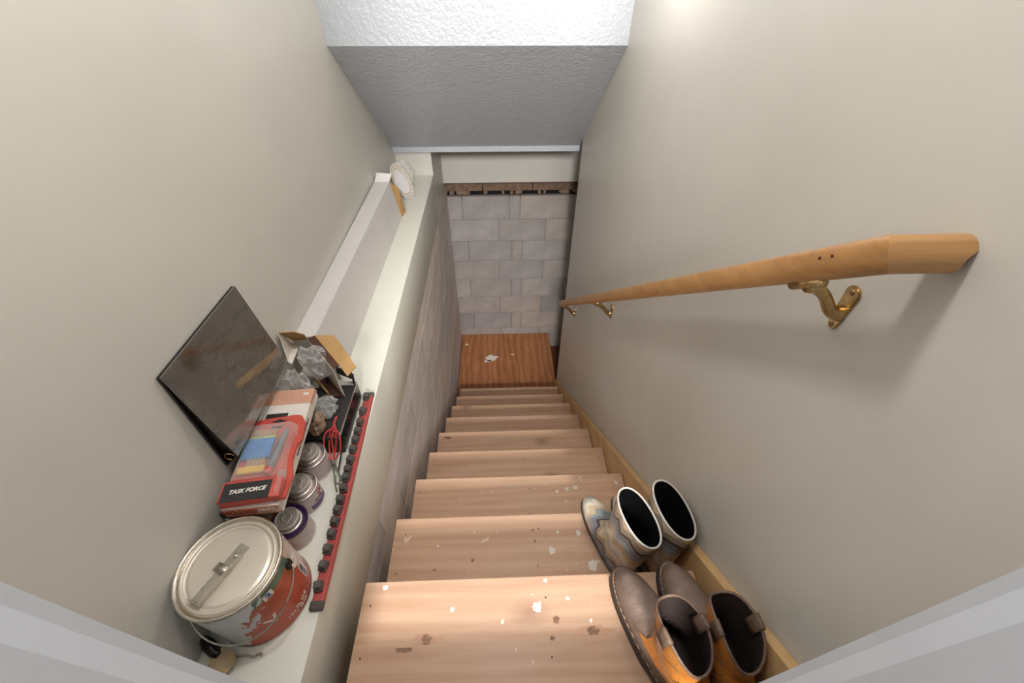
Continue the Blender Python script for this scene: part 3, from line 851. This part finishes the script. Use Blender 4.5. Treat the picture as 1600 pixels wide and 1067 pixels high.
# --- small cement cans
plain('cap_tin', (196, 188, 180), .38, .55, var=.05)
metal('can_body_tin', (205, 192, 188), .4, .06)
plain('label_paper_grey', (206, 192, 190), .55, var=.05, scale=60); plain('label_purple', (112, 92, 132), .55); plain('rim_purple', (52, 26, 66), .35)
def small_can(label, x, y, kind):
    c = empty('cement_can', (x, y, ZS + .0005)); tag(c, label, 'can', 'small tin cans in a row behind the paint can')
    r, h = .0405, .068
    bm = bmesh.new(); lathe(bm, [(r - .002, 0), (r + .0008, .0004), (r + .0008, .003), (r, .0035), (r, h - .003), (r + .0008, h - .0025), (r + .001, h), (r - .001, h + .001), (r - .003, h - .003), (.0005, h - .003)], 40)
    obj('body', bm, 'can_body_tin', c, angle=50)
    bm = bmesh.new(); lathe(bm, [(r + .0004, .006), (r + .0004, h - .006)], 40, cap=False); obj('label', bm, 'label_paper_grey', c, smooth=True)
    if kind == 'purple':
        bm = bmesh.new(); lathe(bm, [(r + .0012, h - .004), (r + .0016, h + .0008), (r - .0005, h + .0016), (r - .004, h - .0020), (.030, h - .0022)], 40, cap=False); obj('stained_rim', bm, 'rim_purple', c, smooth=True)
    if kind == 'band':
        vs, fs = [], []
        for k in range(9):
            a = radians(-52 + 9 * k); vs += [((r + .0008) * cos(a), (r + .0008) * sin(a), .007), ((r + .0008) * cos(a), (r + .0008) * sin(a), .026)]
        fs = [(2 * k, 2 * k + 2, 2 * k + 3, 2 * k + 1) for k in range(8)]
        pyobj('purple_band', vs, fs, 'label_purple', c)
        lettering('Or', .017, 'print_red', c, 0, (1, 0, 0), (0, 1, 0), bold=.0005, shear=.2, cyl=(r + .0008, radians(2), .047, 0))
        lettering('PRIMER', .008, 'print_dark', c, 0, (1, 0, 0), (0, 1, 0), cyl=(r + .0008, radians(-14), .034, 0))
    cp = .0275
    bm = bmesh.new(); lathe(bm, [(.030, h - .003), (.030, h + .003), (cp, h + .004), (cp, h + .0165), (cp - .002, h + .0185), (cp - .005, h + .0185), (cp - .006, h + .0175), (.0125, h + .0175), (.011, h + .019), (.008, h + .019), (.007, h + .0175), (.0005, h + .0172)], 40, cap=False)
    k = obj('cap', bm, 'cap_tin', c, angle=40)
    for q in range(8):
        a = 2 * pi * q / 8; bm = bmesh.new(); bmesh.ops.create_uvsphere(bm, u_segments=6, v_segments=4, radius=1)
        for v in bm.verts: v.co = Vector((.017 * cos(a) + v.co.x * .0022, .017 * sin(a) + v.co.y * .0022, h + .0172 + v.co.z * .0012))
        obj('embossed_mark', bm, 'cap_tin', k, smooth=True)
    return c
small_can('small tin can with a purple-stained rim, closest to the paint can', -.503, .448, 'purple')
small_can('small tin can with a purple band on its label, middle of the three', -.507, .535, 'band')
small_can('plain grey small tin can, next to the red wire bundle', -.512, .624, 'plain')

# --- stack by the wall: brown carton, dark flat box, sandpaper box, brush set
plain('kraft_brown', (158, 112, 74), .8, var=.08); plain('kraft_tan', (186, 146, 94), .75, var=.05, scale=15); plain('card_white', (222, 214, 204), .7, var=.03); plain('kraft_dark', (84, 56, 42), .85)
def shut_box(name, label, cat, x0, x1, y0, y1, z0, z1, mat, rz=0.0, flapmat=None):
    cx, cy = (x0 + x1) / 2, (y0 + y1) / 2
    r = empty(name, (cx, cy, z0), rz); tag(r, label, cat)
    bm = bmesh.new(); box(bm, x0 - cx, x1 - cx, y0 - cy, y1 - cy, 0, z1 - z0, bev=.0012); obj('carton', bm, mat, r)
    if flapmat: boxo('end_flap', (x0 - cx + .004, x1 - cx - .004, y0 - cy - .0016, y0 - cy + .0004, .004, (z1 - z0) - .002), flapmat, r, bev=.0005)
    return r
shut_box('brown_carton', 'brown cardboard carton under the sandpaper box, behind the small cans', 'box', -.617, -.561, .44, .73, ZS + .0005, 2.030, 'kraft_brown', flapmat='kraft_tan')
plain('black_print_card', (52, 44, 40), .6, var=.15)
fb = shut_box('flat_black_box', 'flat black and white box squeezed under the sandpaper box', 'box', -.612, -.520, .424, .70, 2.0305, 2.0675, 'black_print_card', rz=radians(1))
boxo('white_print_strip', (-.040, -.030, -.1395, -.1375, .003, .019), 'print_white', fb)
boxo('white_print_strip', (.025, .035, -.1395, -.1375, .004, .018), 'print_white', fb)
plain('sandpaper_orange', (206, 156, 130), .6, var=.04); plain('gator_red', (178, 70, 50), .55)
sb = empty('sandpaper_box', (-.541, .582, 2.0680), radians(4)); tag(sb, 'white and orange sandpaper box under the red brush set', 'box')
SW, SL, SH = .058, .160, .032
bm = bmesh.new(); box(bm, -SW, SW, -SL, SL, 0, SH, bev=.0012); obj('carton', bm, 'card_white', sb)
boxo('orange_end_panel', (-SW + .001, SW - .001, -SL - .0008, -SL + .0005, .001, SH - .001), 'sandpaper_orange', sb)
boxo('orange_top_panel', (-SW - .0004, SW + .0004, SL - .048, SL + .0004, SH - .012, SH + .0006), 'sandpaper_orange', sb)
boxo('window_slot', (-.040, .012, SL - .094, SL - .076, SH - .001, SH + .0007), 'print_dark', sb)
lettering('Paper', .021, 'print_white', sb, (.034, -SL - .0012, .017), (-1, 0, 0), (0, 0, -1), bold=.0003, shear=.15)
lettering('GATOR', .020, 'gator_red', sb, (-.024, -SL - .0012, .018), (-1, 0, 0), (0, 0, -1), bold=.0009)
lettering('80', .013, 'print_white', sb, (.040, SL - .016, SH + .0010), (-1, .0, 0), (0, -1, 0), bold=.0005)
lettering('5', .013, 'print_white', sb, (-.040, SL - .016, SH + .0010), (-1, .0, 0), (0, -1, 0), bold=.0005)
lettering('PREMIUM SANDPAPER SHEETS', .0080, 'print_dark', sb, (SW + .0006, .02, .017), (0, 1, 0), (0, 0, 1))

def clear_plastic(name, tint=(.92, .92, .90), amount=.22, rough=.12, bump=0):
    t = NT(name); t.set(Roughness=rough); t.color((*tint, 1))
    t.b.inputs['Specular IOR Level'].default_value = .8
    tr = t.new('ShaderNodeBsdfTransparent'); tr.inputs[0].default_value = (.97, .97, .96, 1)
    lw = t.new('ShaderNodeLayerWeight', i_Blend=.35)
    f = t.math('ADD', t.math('MULTIPLY', lw.outputs['Facing'], .55), amount)
    mx = t.new('ShaderNodeMixShader'); t.link(f, mx.inputs[0]); t.link(tr.outputs[0], mx.inputs[1]); t.link(t.b.outputs[0], mx.inputs[2]); t.link(mx.outputs[0], t.out.inputs[0])
    if bump: t.bump(t.noise(t.coord('Object'), bump, 4, .7), .6, .003)
clear_plastic('clear_blister', (.86, .86, .84), .10, .10); clear_plastic('clear_bag', (.95, .94, .92), .14, .18, 0)

bs = empty('brush_set', (-.533, .542, 2.1005), radians(6)); tag(bs, 'red carded wire brush set in a clear blister, lying against the binder', 'tool set')
plain('case_red', (196, 82, 70), .4, var=.05); plain('brush_blue', (58, 128, 196), .45); plain('brush_yellow', (226, 178, 70), .5); plain('handle_grey', (120, 120, 122), .45); plain('bristle', (196, 186, 150), .6); plain('lime', (178, 200, 90), .5); plain('label_black', (44, 42, 42), .5)
# backing card outline (X across, Y along)
out = [(-.066, -.116), (.062, -.112), (.066, -.06), (.054, -.02), (.056, .02), (.066, .034), (.062, .085), (.050, .106), (.036, .110), (-.050, .104), (-.062, .092), (-.060, .02), (-.064, -.04)]
bm = bmesh.new(); prism(bm, out, 2, 0, .008); bmesh.ops.bevel(bm, geom=bm.edges[:], offset=.0012, segments=1, affect='EDGES'); obj('tray', bm, 'case_red', bs)
boxo('front_lip', (-.066, .056, -.116, -.070, .008, .026), 'case_red', bs, bev=.003, seg=2, angle=50)
boxo('name_plate', (-.060, .036, -.1175, -.076, .0262, .0280), 'label_black', bs, bev=.0006)
lettering('TASK FORCE', .0125, 'print_white', bs, (-.010, -.096, .0284), (1, .03, 0), (-.03, 1, 0), bold=.0004, shear=.25)
# hang hole
bm = bmesh.new(); prism(bm, [(-.018, .094), (-.012, .090), (-.004, .090), (-.001, .087), (.003, .090), (.012, .091), (.018, .096), (.008, .096), (.002, .100), (-.002, .100), (-.008, .096)], 2, .0078, .0086); obj('hang_hole', bm, 'print_dark', bs)
boxo('slot_mark', (-.012, .010, .072, .079, .0078, .0086), 'print_dark', bs)
# contents
boxo('blue_paddle', (-.056, .006, -.012, .042, .009, .019), 'brush_blue', bs, bev=.002)
boxo('lime_strip', (-.050, .008, .042, .047, .010, .016), 'lime', bs)
boxo('yellow_paddle', (-.054, .004, -.048, -.030, .009, .018), 'brush_yellow', bs, bev=.002)
bm = bmesh.new()
for k in range(18): tube(bm, [(-.050 + k * .0032, .046, .014), (-.050 + k * .0032 + random.uniform(-.001, .001), .068, .014)], .0008, 5)
for k in range(14): tube(bm, [(-.036 + k * .0028, -.031, .015), (-.036 + k * .0028, -.014, .0205)], .0007, 5)
o = obj('bristles', bm, 'bristle', bs); o['kind'] = 'stuff'
bm = bmesh.new(); tube(bm, [(.014, -.040, .015), (.018, -.02, .016), (.022, .02, .016), (.026, .05, .015), (.029, .066, .014)], [.008, .009, .0085, .006, .003], 12); obj('grey_handle', bm, 'handle_grey', bs, smooth=True)
bm = bmesh.new(); tube(bm, [(.012, -.054, .014), (.0125, -.052, .015), (.014, -.040, .0155)], [.005, .009, .0095], 12); obj('red_grip', bm, 'case_red', bs, smooth=True)
# blister shell
bo = [(-.058, -.070), (.038, -.070), (.050, -.05), (.044, -.01), (.046, .03), (.052, .045), (.048, .074), (.036, .080), (-.048, .078), (-.056, .066)]
bi = [(x * .93, y * .95 + .001) for x, y in bo]
vs = [(x, y, .0082) for x, y in bo] + [(x, y, .024) for x, y in bi]; n = len(bo)
fs = [(i, (i + 1) % n, n + (i + 1) % n, n + i) for i in range(n)] + [tuple(range(n, 2 * n))]
pyobj('blister', vs, fs, 'clear_blister', bs)
bm = bmesh.new(); box(bm, .040, .056, -.110, -.052, .008, .027, bev=.006, seg=2); obj('blister_latch', bm, 'clear_blister', bs, smooth=True)

# --- binder leaning on the wall, standing on the stack
def binder_mat():
    t = NT('binder_vinyl'); v = t.coord('Object')
    n1 = t.noise(t.coord('Object', (1, 1, 1)), 5, 4, .6); n2 = t.noise(t.coord('Object', (1, 1.4, 5)), 9, 5, .65, 1.2)
    c = t.ramp(n1, [(.3, lin(74, 67, 61)), (.7, lin(104, 96, 87))])
    cre = t.ramp(n2, [(.40, (1, 1, 1)), (.46, (0, 0, 0))])
    c = t.mix(t.math('MULTIPLY', cre, .45), c, lin(40, 32, 28))
    t.color(c); t.link(t.ramp(n2, [(.35, (.10,) * 3), (.6, (.055,) * 3)]), t.b.inputs['Roughness']); t.b.inputs['Specular IOR Level'].default_value = 1.0
    t.b.inputs['Coat Weight'].default_value = .8; t.b.inputs['Coat Roughness'].default_value = .05; t.b.inputs['Coat IOR'].default_value = 1.9
    t.bump(t.noise(v, 14, 2), .08, .004)
binder_mat(); plain('binder_black', (24, 20, 19), .35); metal('ring_brass', (214, 178, 126), .3)
bd = empty('ring_binder', (-.60, .66, 2.101)); tag(bd, 'glossy black ring binder leaning against the left wall', 'binder')
def rel(p): return (p[0] + .60, p[1] - .66, p[2] - 2.101)
Ff = [rel(p) for p in [(-.6130, .5285, 2.386), (-.6130, .8190, 2.380), (-.5790, .8130, 2.136), (-.5790, .5200, 2.142)]]
fc = panel('front_cover', Ff, 'binder_vinyl', bd, .004)
Bk = [rel(p) for p in [(-.6180, .5285, 2.386), (-.6180, .8190, 2.380), (-.6180, .812, 2.106), (-.6180, .520, 2.106)]]
panel('back_cover', Bk, 'binder_black', bd, .004)
panel('spine', [rel(p) for p in [(-.6180, .520, 2.1045), (-.6180, .812, 2.1045), (-.5790, .8130, 2.136), (-.5790, .5200, 2.141)]], 'binder_black', bd, .003)
panel('pocket_edge', [rel(p) for p in [(-.6170, .532, 2.36), (-.6165, .532, 2.13), (-.590, .532, 2.148), (-.612, .532, 2.372)]], 'binder_black', bd, .001)
for yy in (.524, .66, .796):
    bm = bmesh.new(); pts = [rel((-.600 + .011 * cos(a), yy, 2.133 + .012 * sin(a))) for a in [2 * pi * k / 16 for k in range(16)]]
    tube(bm, pts, .0016, 6, closed=True); obj('ring', bm, 'ring_brass', bd, smooth=True)

# --- black power supply with cord
plain('psu_black', (52, 50, 50), .5, var=.1, scale=90); plain('psu_gloss_black', (22, 19, 20), .22); metal('chrome_edge', (210, 206, 200), .2); plain('cable_black', (22, 21, 22), .4)
ps = empty('power_supply', (-.502, .775, ZS + .0005)); tag(ps, 'black metal power supply box with chrome edges beside the red socket rail', 'power supply')
PX, PY, PH = .056, .103, .070
bm = bmesh.new(); box(bm, -PX, PX, -PY, PY, .002, PH, bev=.0015); obj('case', bm, 'psu_black', ps)
boxo('side_panel', (PX - .0004, PX + .0012, -PY + .003, PY - .003, .005, PH - .004), 'psu_gloss_black', ps)
boxo('edge_trim', (PX - .0015, PX + .0020, -PY, PY, PH - .003, PH + .0012), 'chrome_edge', ps, bev=.0006)
boxo('rear_trim', (-PX, PX, PY - .014, PY + .0015, PH - .004, PH + .0012), 'chrome_edge', ps, bev=.0006)
for k in (-.08, .075):
    bm = bmesh.new(); tube(bm, [(PX + .001, k, .036), (PX + .003, k, .036)], .0032, 10); obj('screw', bm, 'brass_screw', ps)
for sx_ in (-1, 1):
    for sy_ in (-1, 1):
        boxo('foot', (sx_ * .045 - .006, sx_ * .045 + .006, sy_ * .09 - .006, sy_ * .09 + .006, 0, .002), 'cable_black', ps)
bm = bmesh.new(); tube(bm, spline([(-.028, PY - .010, PH + .001), (-.026, PY + .004, PH + .040), (-.002, PY + .026, PH + .066), (.030, PY + .020, PH + .060), (.050, PY - .002, PH + .035), (.052, PY - .010, PH + .001)], 6), .0034, 8); obj('cord_loop', bm, 'cable_black', ps, smooth=True)
bm = bmesh.new(); pts = []
for k in range(120):
    f = k / 119; a = 2 * pi * 8 * f; pts.append((-.010 + .052 * f + .0 * cos(a), PY + .040 - .026 * f + .010 * cos(a) * .7, PH + .012 + .011 * sin(a)))
tube(bm, pts, .0028, 6); obj('coiled_cord', bm, 'cable_black', ps, smooth=True)
bm = bmesh.new(); tube(bm, spline([(-.028, PY - .01, PH + .002), (-.05, PY - .028, PH + .004), (-.075, PY - .03, PH + .012), (-.098, PY - .02, PH + .03), (-.088, PY - .035, PH + .02), (-.07, PY - .05, PH + .004)], 5), .0032, 8); obj('cord_tail', bm, 'cable_black', ps, smooth=True)

# --- open cardboard box standing on the power supply
ob = empty('open_cardboard_box', (-.545, .875, ZS + PH + .0025)); tag(ob, 'small open cardboard box with raised flaps at the end of the long white carton', 'box')
oz = ZS + PH + .0025
def orl(p): return (p[0] + .545, p[1] - .875, p[2] - oz)
Lc, Bc, Rc = (-.6165, .936), (-.576, .941), (-.466, .817); Fc = (Lc[0] + Rc[0] - Bc[0], Lc[1] + Rc[1] - Bc[1]); zr = 2.10
def q4(a, b, z0, z1): return [orl((a[0], a[1], z0)), orl((b[0], b[1], z0)), orl((b[0], b[1], z1)), orl((a[0], a[1], z1))]
panel('side_wall', q4(Lc, Bc, oz, zr), 'card_white', ob); panel('side_wall', q4(Bc, Rc, oz, zr), 'card_white', ob)
panel('side_wall', q4(Rc, Fc, oz, oz + .010), 'kraft_dark', ob); panel('side_wall', q4(Fc, Lc, oz, oz + .030), 'kraft_tan', ob)
panel('bottom', [orl((p[0], p[1], oz + .002)) for p in (Lc, Bc, Rc, Fc)], 'kraft_dark', ob)
tipA, tipB = (-.6125, .886, 2.176), (-.566, .884, 2.180)
panel('top_flap', [orl((Lc[0], Lc[1], zr)), orl((Bc[0], Bc[1], zr)), orl((-.556, .905, 2.150)), orl(tipB), orl(tipA)], 'kraft_tan', ob, .0025)
panel('white_flap', [orl(tipA), orl((Lc[0] + .004, Lc[1] - .012, zr)), orl((-.590, .905, zr)), orl((-.586, .838, zr)), orl((-.598, .845, zr + .004))], 'card_white', ob, .0025)
panel('folded_rim', [orl((Bc[0], Bc[1], zr)), orl((-.556, .951, zr + .004)), orl((-.450, .826, zr + .002)), orl((Rc[0], Rc[1], zr))], 'kraft_dark', ob, .003)
panel('tan_flap', [orl((-.556, .951, zr + .005)), orl((-.499, .950, 2.105)), orl((-.461, .901, 2.108)), orl((-.399, .812, 2.110)), orl((-.415, .779, 2.108)), orl((-.450, .826, zr + .003))], 'kraft_tan', ob, .003)

# --- crumpled clear bags and a brown paper wad
def crumple(name, label, cat, loc, size, mat, seed, amp=.35, rot=0.0, sub=4):
    bm = bmesh.new(); bmesh.ops.create_icosphere(bm, subdivisions=sub, radius=1.0)
    for v in bm.verts:
        p = v.co.copy(); q = p * 1.9 + Vector((seed, seed * .7, -seed))
        r = 1 + amp * (1 - 2 * abs(noise.noise(q))) - amp * .5 + amp * .5 * (abs(noise.noise(q * 2.6)) - .25)
        w = p * r
        v.co = Vector((w.x * size[0], w.y * size[1], w.z * size[2]))
    zmin = min(v.co.z for v in bm.verts)
    for v in bm.verts: v.co.z -= zmin
    o = obj(name, bm, mat); o.location = loc; o.rotation_euler = (0, 0, rot); tag(o, label, cat); return o
crumple('plastic_bag', 'crumpled clear plastic bag stuffed into the open cardboard box', 'bag', (-.536, .862, 2.028), (.044, .034, .050), 'clear_bag', 1.3, .6, radians(-40), 3)
crumple('plastic_bag', 'crumpled clear plastic bag wedged between binder and open cardboard box', 'bag', (-.570, .785, ZS + PH + .003), (.036, .034, .062), 'clear_bag', 4.4, .6, 0, 3)
crumple('plastic_bag', 'clear faceted plastic packet lying on the black power supply', 'bag', (-.498, .762, ZS + PH + .003), (.030, .034, .022), 'clear_bag', 7.9, .45, .4, 3)
leather('paper_brown', (172, 148, 122), (118, 94, 72), .7, 18)
crumple('paper_wad', 'crumpled brown paper wad between the sandpaper box and power supply', 'paper', (-.505, .700, ZS + PH + .003), (.024, .034, .030), 'paper_brown', 12.2, .4, .3, 3)

# --- red and black wires with clips
plain('wire_red', (204, 70, 66), .4); plain('clip_grey', (120, 122, 108), .45, .3)
wr = empty('wire_bundle', (-.460, .645, ZS + .001)); tag(wr, 'looped red wire bundle with grey leads in front of the power supply', 'wire')
def wire(name, pts, mat, r=.0022):
    bm = bmesh.new(); tube(bm, spline(pts, 6), r, 7); return obj(name, bm, mat, wr, smooth=True)
wire('red_loop', [(-.002, -.020, .030), (-.014, .010, .045), (-.012, .045, .078), (-.002, .060, .088), (.006, .040, .080), (.004, .012, .050), (.000, -.018, .030)], 'wire_red')
wire('red_loop', [(.0, -.022, .028), (.016, .005, .045), (.018, .028, .076), (.006, .044, .084), (-.004, .030, .078), (-.002, .008, .050), (.002, -.02, .030)], 'wire_red')
wire('red_loop', [(.002, -.024, .028), (-.022, .002, .050), (-.024, .034, .078), (-.008, .048, .082), (.002, .03, .070)], 'wire_red')
wire('red_tip', [(-.003, .046, .084), (-.002, .062, .092), (.0, .082, .094)], 'wire_red', .0032)
wire('grey_lead', [(.000, -.022, .030), (.004, -.045, .012), (.012, -.072, .003), (.022, -.092, .003)], 'clip_grey', .0020)
wire('grey_lead', [(.002, -.022, .030), (.016, -.042, .010), (.022, -.064, .003), (.014, -.068, .003), (.006, -.046, .008)], 'clip_grey', .0020)
wire('black_lead', [(.016, .01, .035), (.014, -.012, .020), (.012, -.034, .006), (.020, -.05, .003)], 'cable_black', .0020)
bm = bmesh.new(); tube(bm, [(-.001, -.016, .034), (.003, -.030, .024)], .0052, 10); obj('tie', bm, 'clip_grey', wr, smooth=True)

# --- socket rail
plain('rail_red', (182, 80, 76), .35, var=.05); plain('clip_black', (88, 81, 78), .5, var=.12); plain('clip_worn', (74, 66, 60), .55, var=.2)
A, B = Vector((-.421, .884, 0)), Vector((-.4085, .279, 0)); LN = (A - B).length
sr = empty('socket_rail', (B.x, B.y, ZS + .0008)); sr.rotation_euler = (0, 0, math.atan2(-(A.x - B.x), A.y - B.y)); tag(sr, 'red socket rail with a row of black clips along the ledge edge', 'tool rail')
bm = bmesh.new(); prism(bm, [(-.0140, 0), (.0135, 0), (.0135, .009), (.011, .0125), (.0065, .0125), (.0045, .0085), (-.0110, .0085), (-.0140, .0065)], 1, .012, LN - .012); obj('channel', bm, 'rail_red', sr)
boxo('end_cap', (-.0148, .0140, 0, .018, .0, .0132), 'clip_worn', sr, bev=.002, seg=2); boxo('end_cap', (-.0148, .0140, LN - .016, LN, .0, .0132), 'clip_black', sr, bev=.002, seg=2)
def clip_mesh():
    bm = bmesh.new(); box(bm, -.0135, .0050, -.0115, .0115, .0085, .0175, bev=.0015)
    box(bm, -.0120, .0040, -.0085, .0085, .0175, .0290, bev=.0025)
    return bm
cm = clip_mesh(); bmesh.ops.recalc_face_normals(cm, faces=cm.faces[:]); cme = bpy.data.meshes.new('clip'); cm.to_mesh(cme); cm.free(); cme.materials.append(MATS['clip_black'])
ybps = [.862, .806, .765, .733, .704, .672, .638, .609, .585, .556, .525, .497, .468, .438, .403, .366, .325]
for k, y in enumerate(ybps):
    c = bpy.data.objects.new('clip', cme); COL.objects.link(c); c.parent = sr; c.location = (-.001, y - B.y, 0); c.rotation_euler = (0, 0, random.uniform(-.25, .25))

# --- long white carton behind, and the lattice tray at its open end
plain('carton_white', (214, 209, 206), .5, var=.02, scale=6)
lc = empty('long_white_carton', (-.56, 1.55, ZS + .0005)); tag(lc, 'long narrow white cardboard carton lying along the left wall', 'carton')
X0, X1, Y1, Y2, HH = -.612, -.512, .957, 2.112, .190
def sec(z, y, inset=0.0):
    f = z / HH
    sk = .0 if y > 1.5 else -.018
    return [(X0 + .56 + inset - .004 * f + sk * .3, y - 1.55, z), (X1 + .56 - inset + (-.030 - .0 * f) * f + sk, y - 1.55, z)]
a0, a1 = sec(0, Y1), sec(HH, Y1); b0, b1 = sec(0, Y2), sec(HH, Y2)
panel('side_panel', [a0[1], b0[1], b1[1], a1[1]], 'carton_white', lc, .002)
panel('top_panel', [a1[0], a1[1], b1[1], b1[0]], 'carton_white', lc, .002)
panel('back_panel', [a0[0], b0[0], b1[0], a1[0]], 'carton_white', lc, .002)
panel('bottom_panel', [a0[0], a0[1], b0[1], b0[0]], 'carton_white', lc, .002)
panel('near_end', [a0[0], a0[1], a1[1], a1[0]], 'carton_white', lc, .002)
panel('end_flap', [b0[1], (b0[1][0] + .012, b0[1][1] + .055, .004), (b1[1][0] + .028, b1[1][1] + .048, HH * .72), b1[1]], 'kraft_tan', lc, .002)
panel('top_end_flap', [b1[0], b1[1], (b1[1][0] + .012, b1[1][1] + .03, HH + .030), (b1[0][0] + .012, b1[0][1] + .034, HH + .034)], 'carton_white', lc, .002)
bm = bmesh.new(); pts = [(b1[0][0] + .008 + .010 * cos(a), b1[0][1] + .030, HH + .024 + .011 * sin(a)) for a in [k * .45 for k in range(10)]]
tube(bm, pts, .0018, 6); obj('curled_edge', bm, 'carton_white', lc, smooth=True)

plain('lattice_white', (226, 214, 200), .5, var=.03); plain('tray_centre', (208, 204, 204), .45, var=.02)
tb, tt = Vector((-.497, 2.335, ZS + .002)), Vector((-.580, 2.400, 2.078))
ax_ = (tt - tb); Lh = ax_.length; up_ = ax_.normalized()
wdv = Vector((.55, .55, -.10)); wdv = (wdv - up_ * wdv.dot(up_)).normalized(); nn_ = wdv.cross(up_)
tray = empty('lattice_tray', tuple(tb)); tag(tray, 'white oval tray with lattice rim leaning behind the long carton', 'tray')
def tp(u, v, w=0.0): return (wdv * u + up_ * (v + Lh / 2) + nn_ * w)
Wh = .054
def oval(f, n=12): return [(f * Wh * math.copysign(abs(cos(a)) ** .9, cos(a)), f * Lh / 2 * sin(a)) for a in [2 * pi * k / n + pi / 2 for k in range(n)]]
bm = bmesh.new(); r1 = oval(.62, 24)
v1 = [bm.verts.new(tp(u, v, .001)) for u, v in r1]; v2 = [bm.verts.new(tp(u, v, -.002)) for u, v in r1]
bm.faces.new(v1); bm.faces.new(v2[::-1])
for i in range(24): bm.faces.new((v1[i], v1[(i + 1) % 24], v2[(i + 1) % 24], v2[i]))
obj('plate', bm, 'tray_centre', tray)
for f in (.63, .82, .99):
    bm = bmesh.new(); tube(bm, [tp(u, v, (f - .63) * .02) for u, v in oval(f, 12 if f > .9 else 24)], .0022 if f > .9 else .0016, 6, closed=True); obj('rim_wire', bm, 'lattice_white', tray, smooth=True)
bm = bmesh.new(); N_ = 26; oi_, oo_ = oval(.63, N_), oval(.985, N_)
for k in range(N_):
    for dk in (2, -2):
        a, b = oi_[k], oo_[(k + dk) % N_]; tube(bm, [tp(a[0], a[1], 0), tp(b[0], b[1], .007)], .0011, 5)
o = obj('lattice', bm, 'lattice_white', tray); o['kind'] = 'stuff'
crumple('plastic_bag', 'clear plastic wrap bunched behind the lattice tray', 'bag', (-.548, 2.455, ZS + .001), (.055, .030, .075), 'clear_bag', 3.3, .5, .3, 3)

# --- scraper and metal plate half hidden behind the paint can
metal('old_blade', (166, 146, 116), .4, .25)
sk_ = empty('putty_knife', (-.594, .217, ZS + .001), radians(-33)); tag(sk_, 'black-handled putty knife on the ledge below the paint can', 'putty knife')
bm = bmesh.new(); tube(bm, [(-.030, 0, .012), (-.015, 0, .014), (.012, 0, .012), (.022, 0, .010)], [.009, .0125, .0115, .008], 12); obj('handle', bm, 'psu_gloss_black', sk_, smooth=True)
bm = bmesh.new(); prism(bm, [(.012, -.010), (.022, -.022), (.045, -.026), (.062, -.018), (.062, .012), (.045, .020), (.022, .016), (.012, .008)], 2, .014, .0158); obj('blade', bm, 'old_blade', sk_)
bm = bmesh.new(); tube(bm, spline([(-.556, .202, ZS + .0035), (-.528, .206, ZS + .0035), (-.512, .203, ZS + .0035), (-.500, .208, ZS + .0035), (-.494, .204, ZS + .0035)], 5), .0020, 6)
o = obj('bent_wire', bm, 'wire_steel', smooth=True); tag(o, 'short bent piece of steel wire on the ledge by the paint can', 'wire')
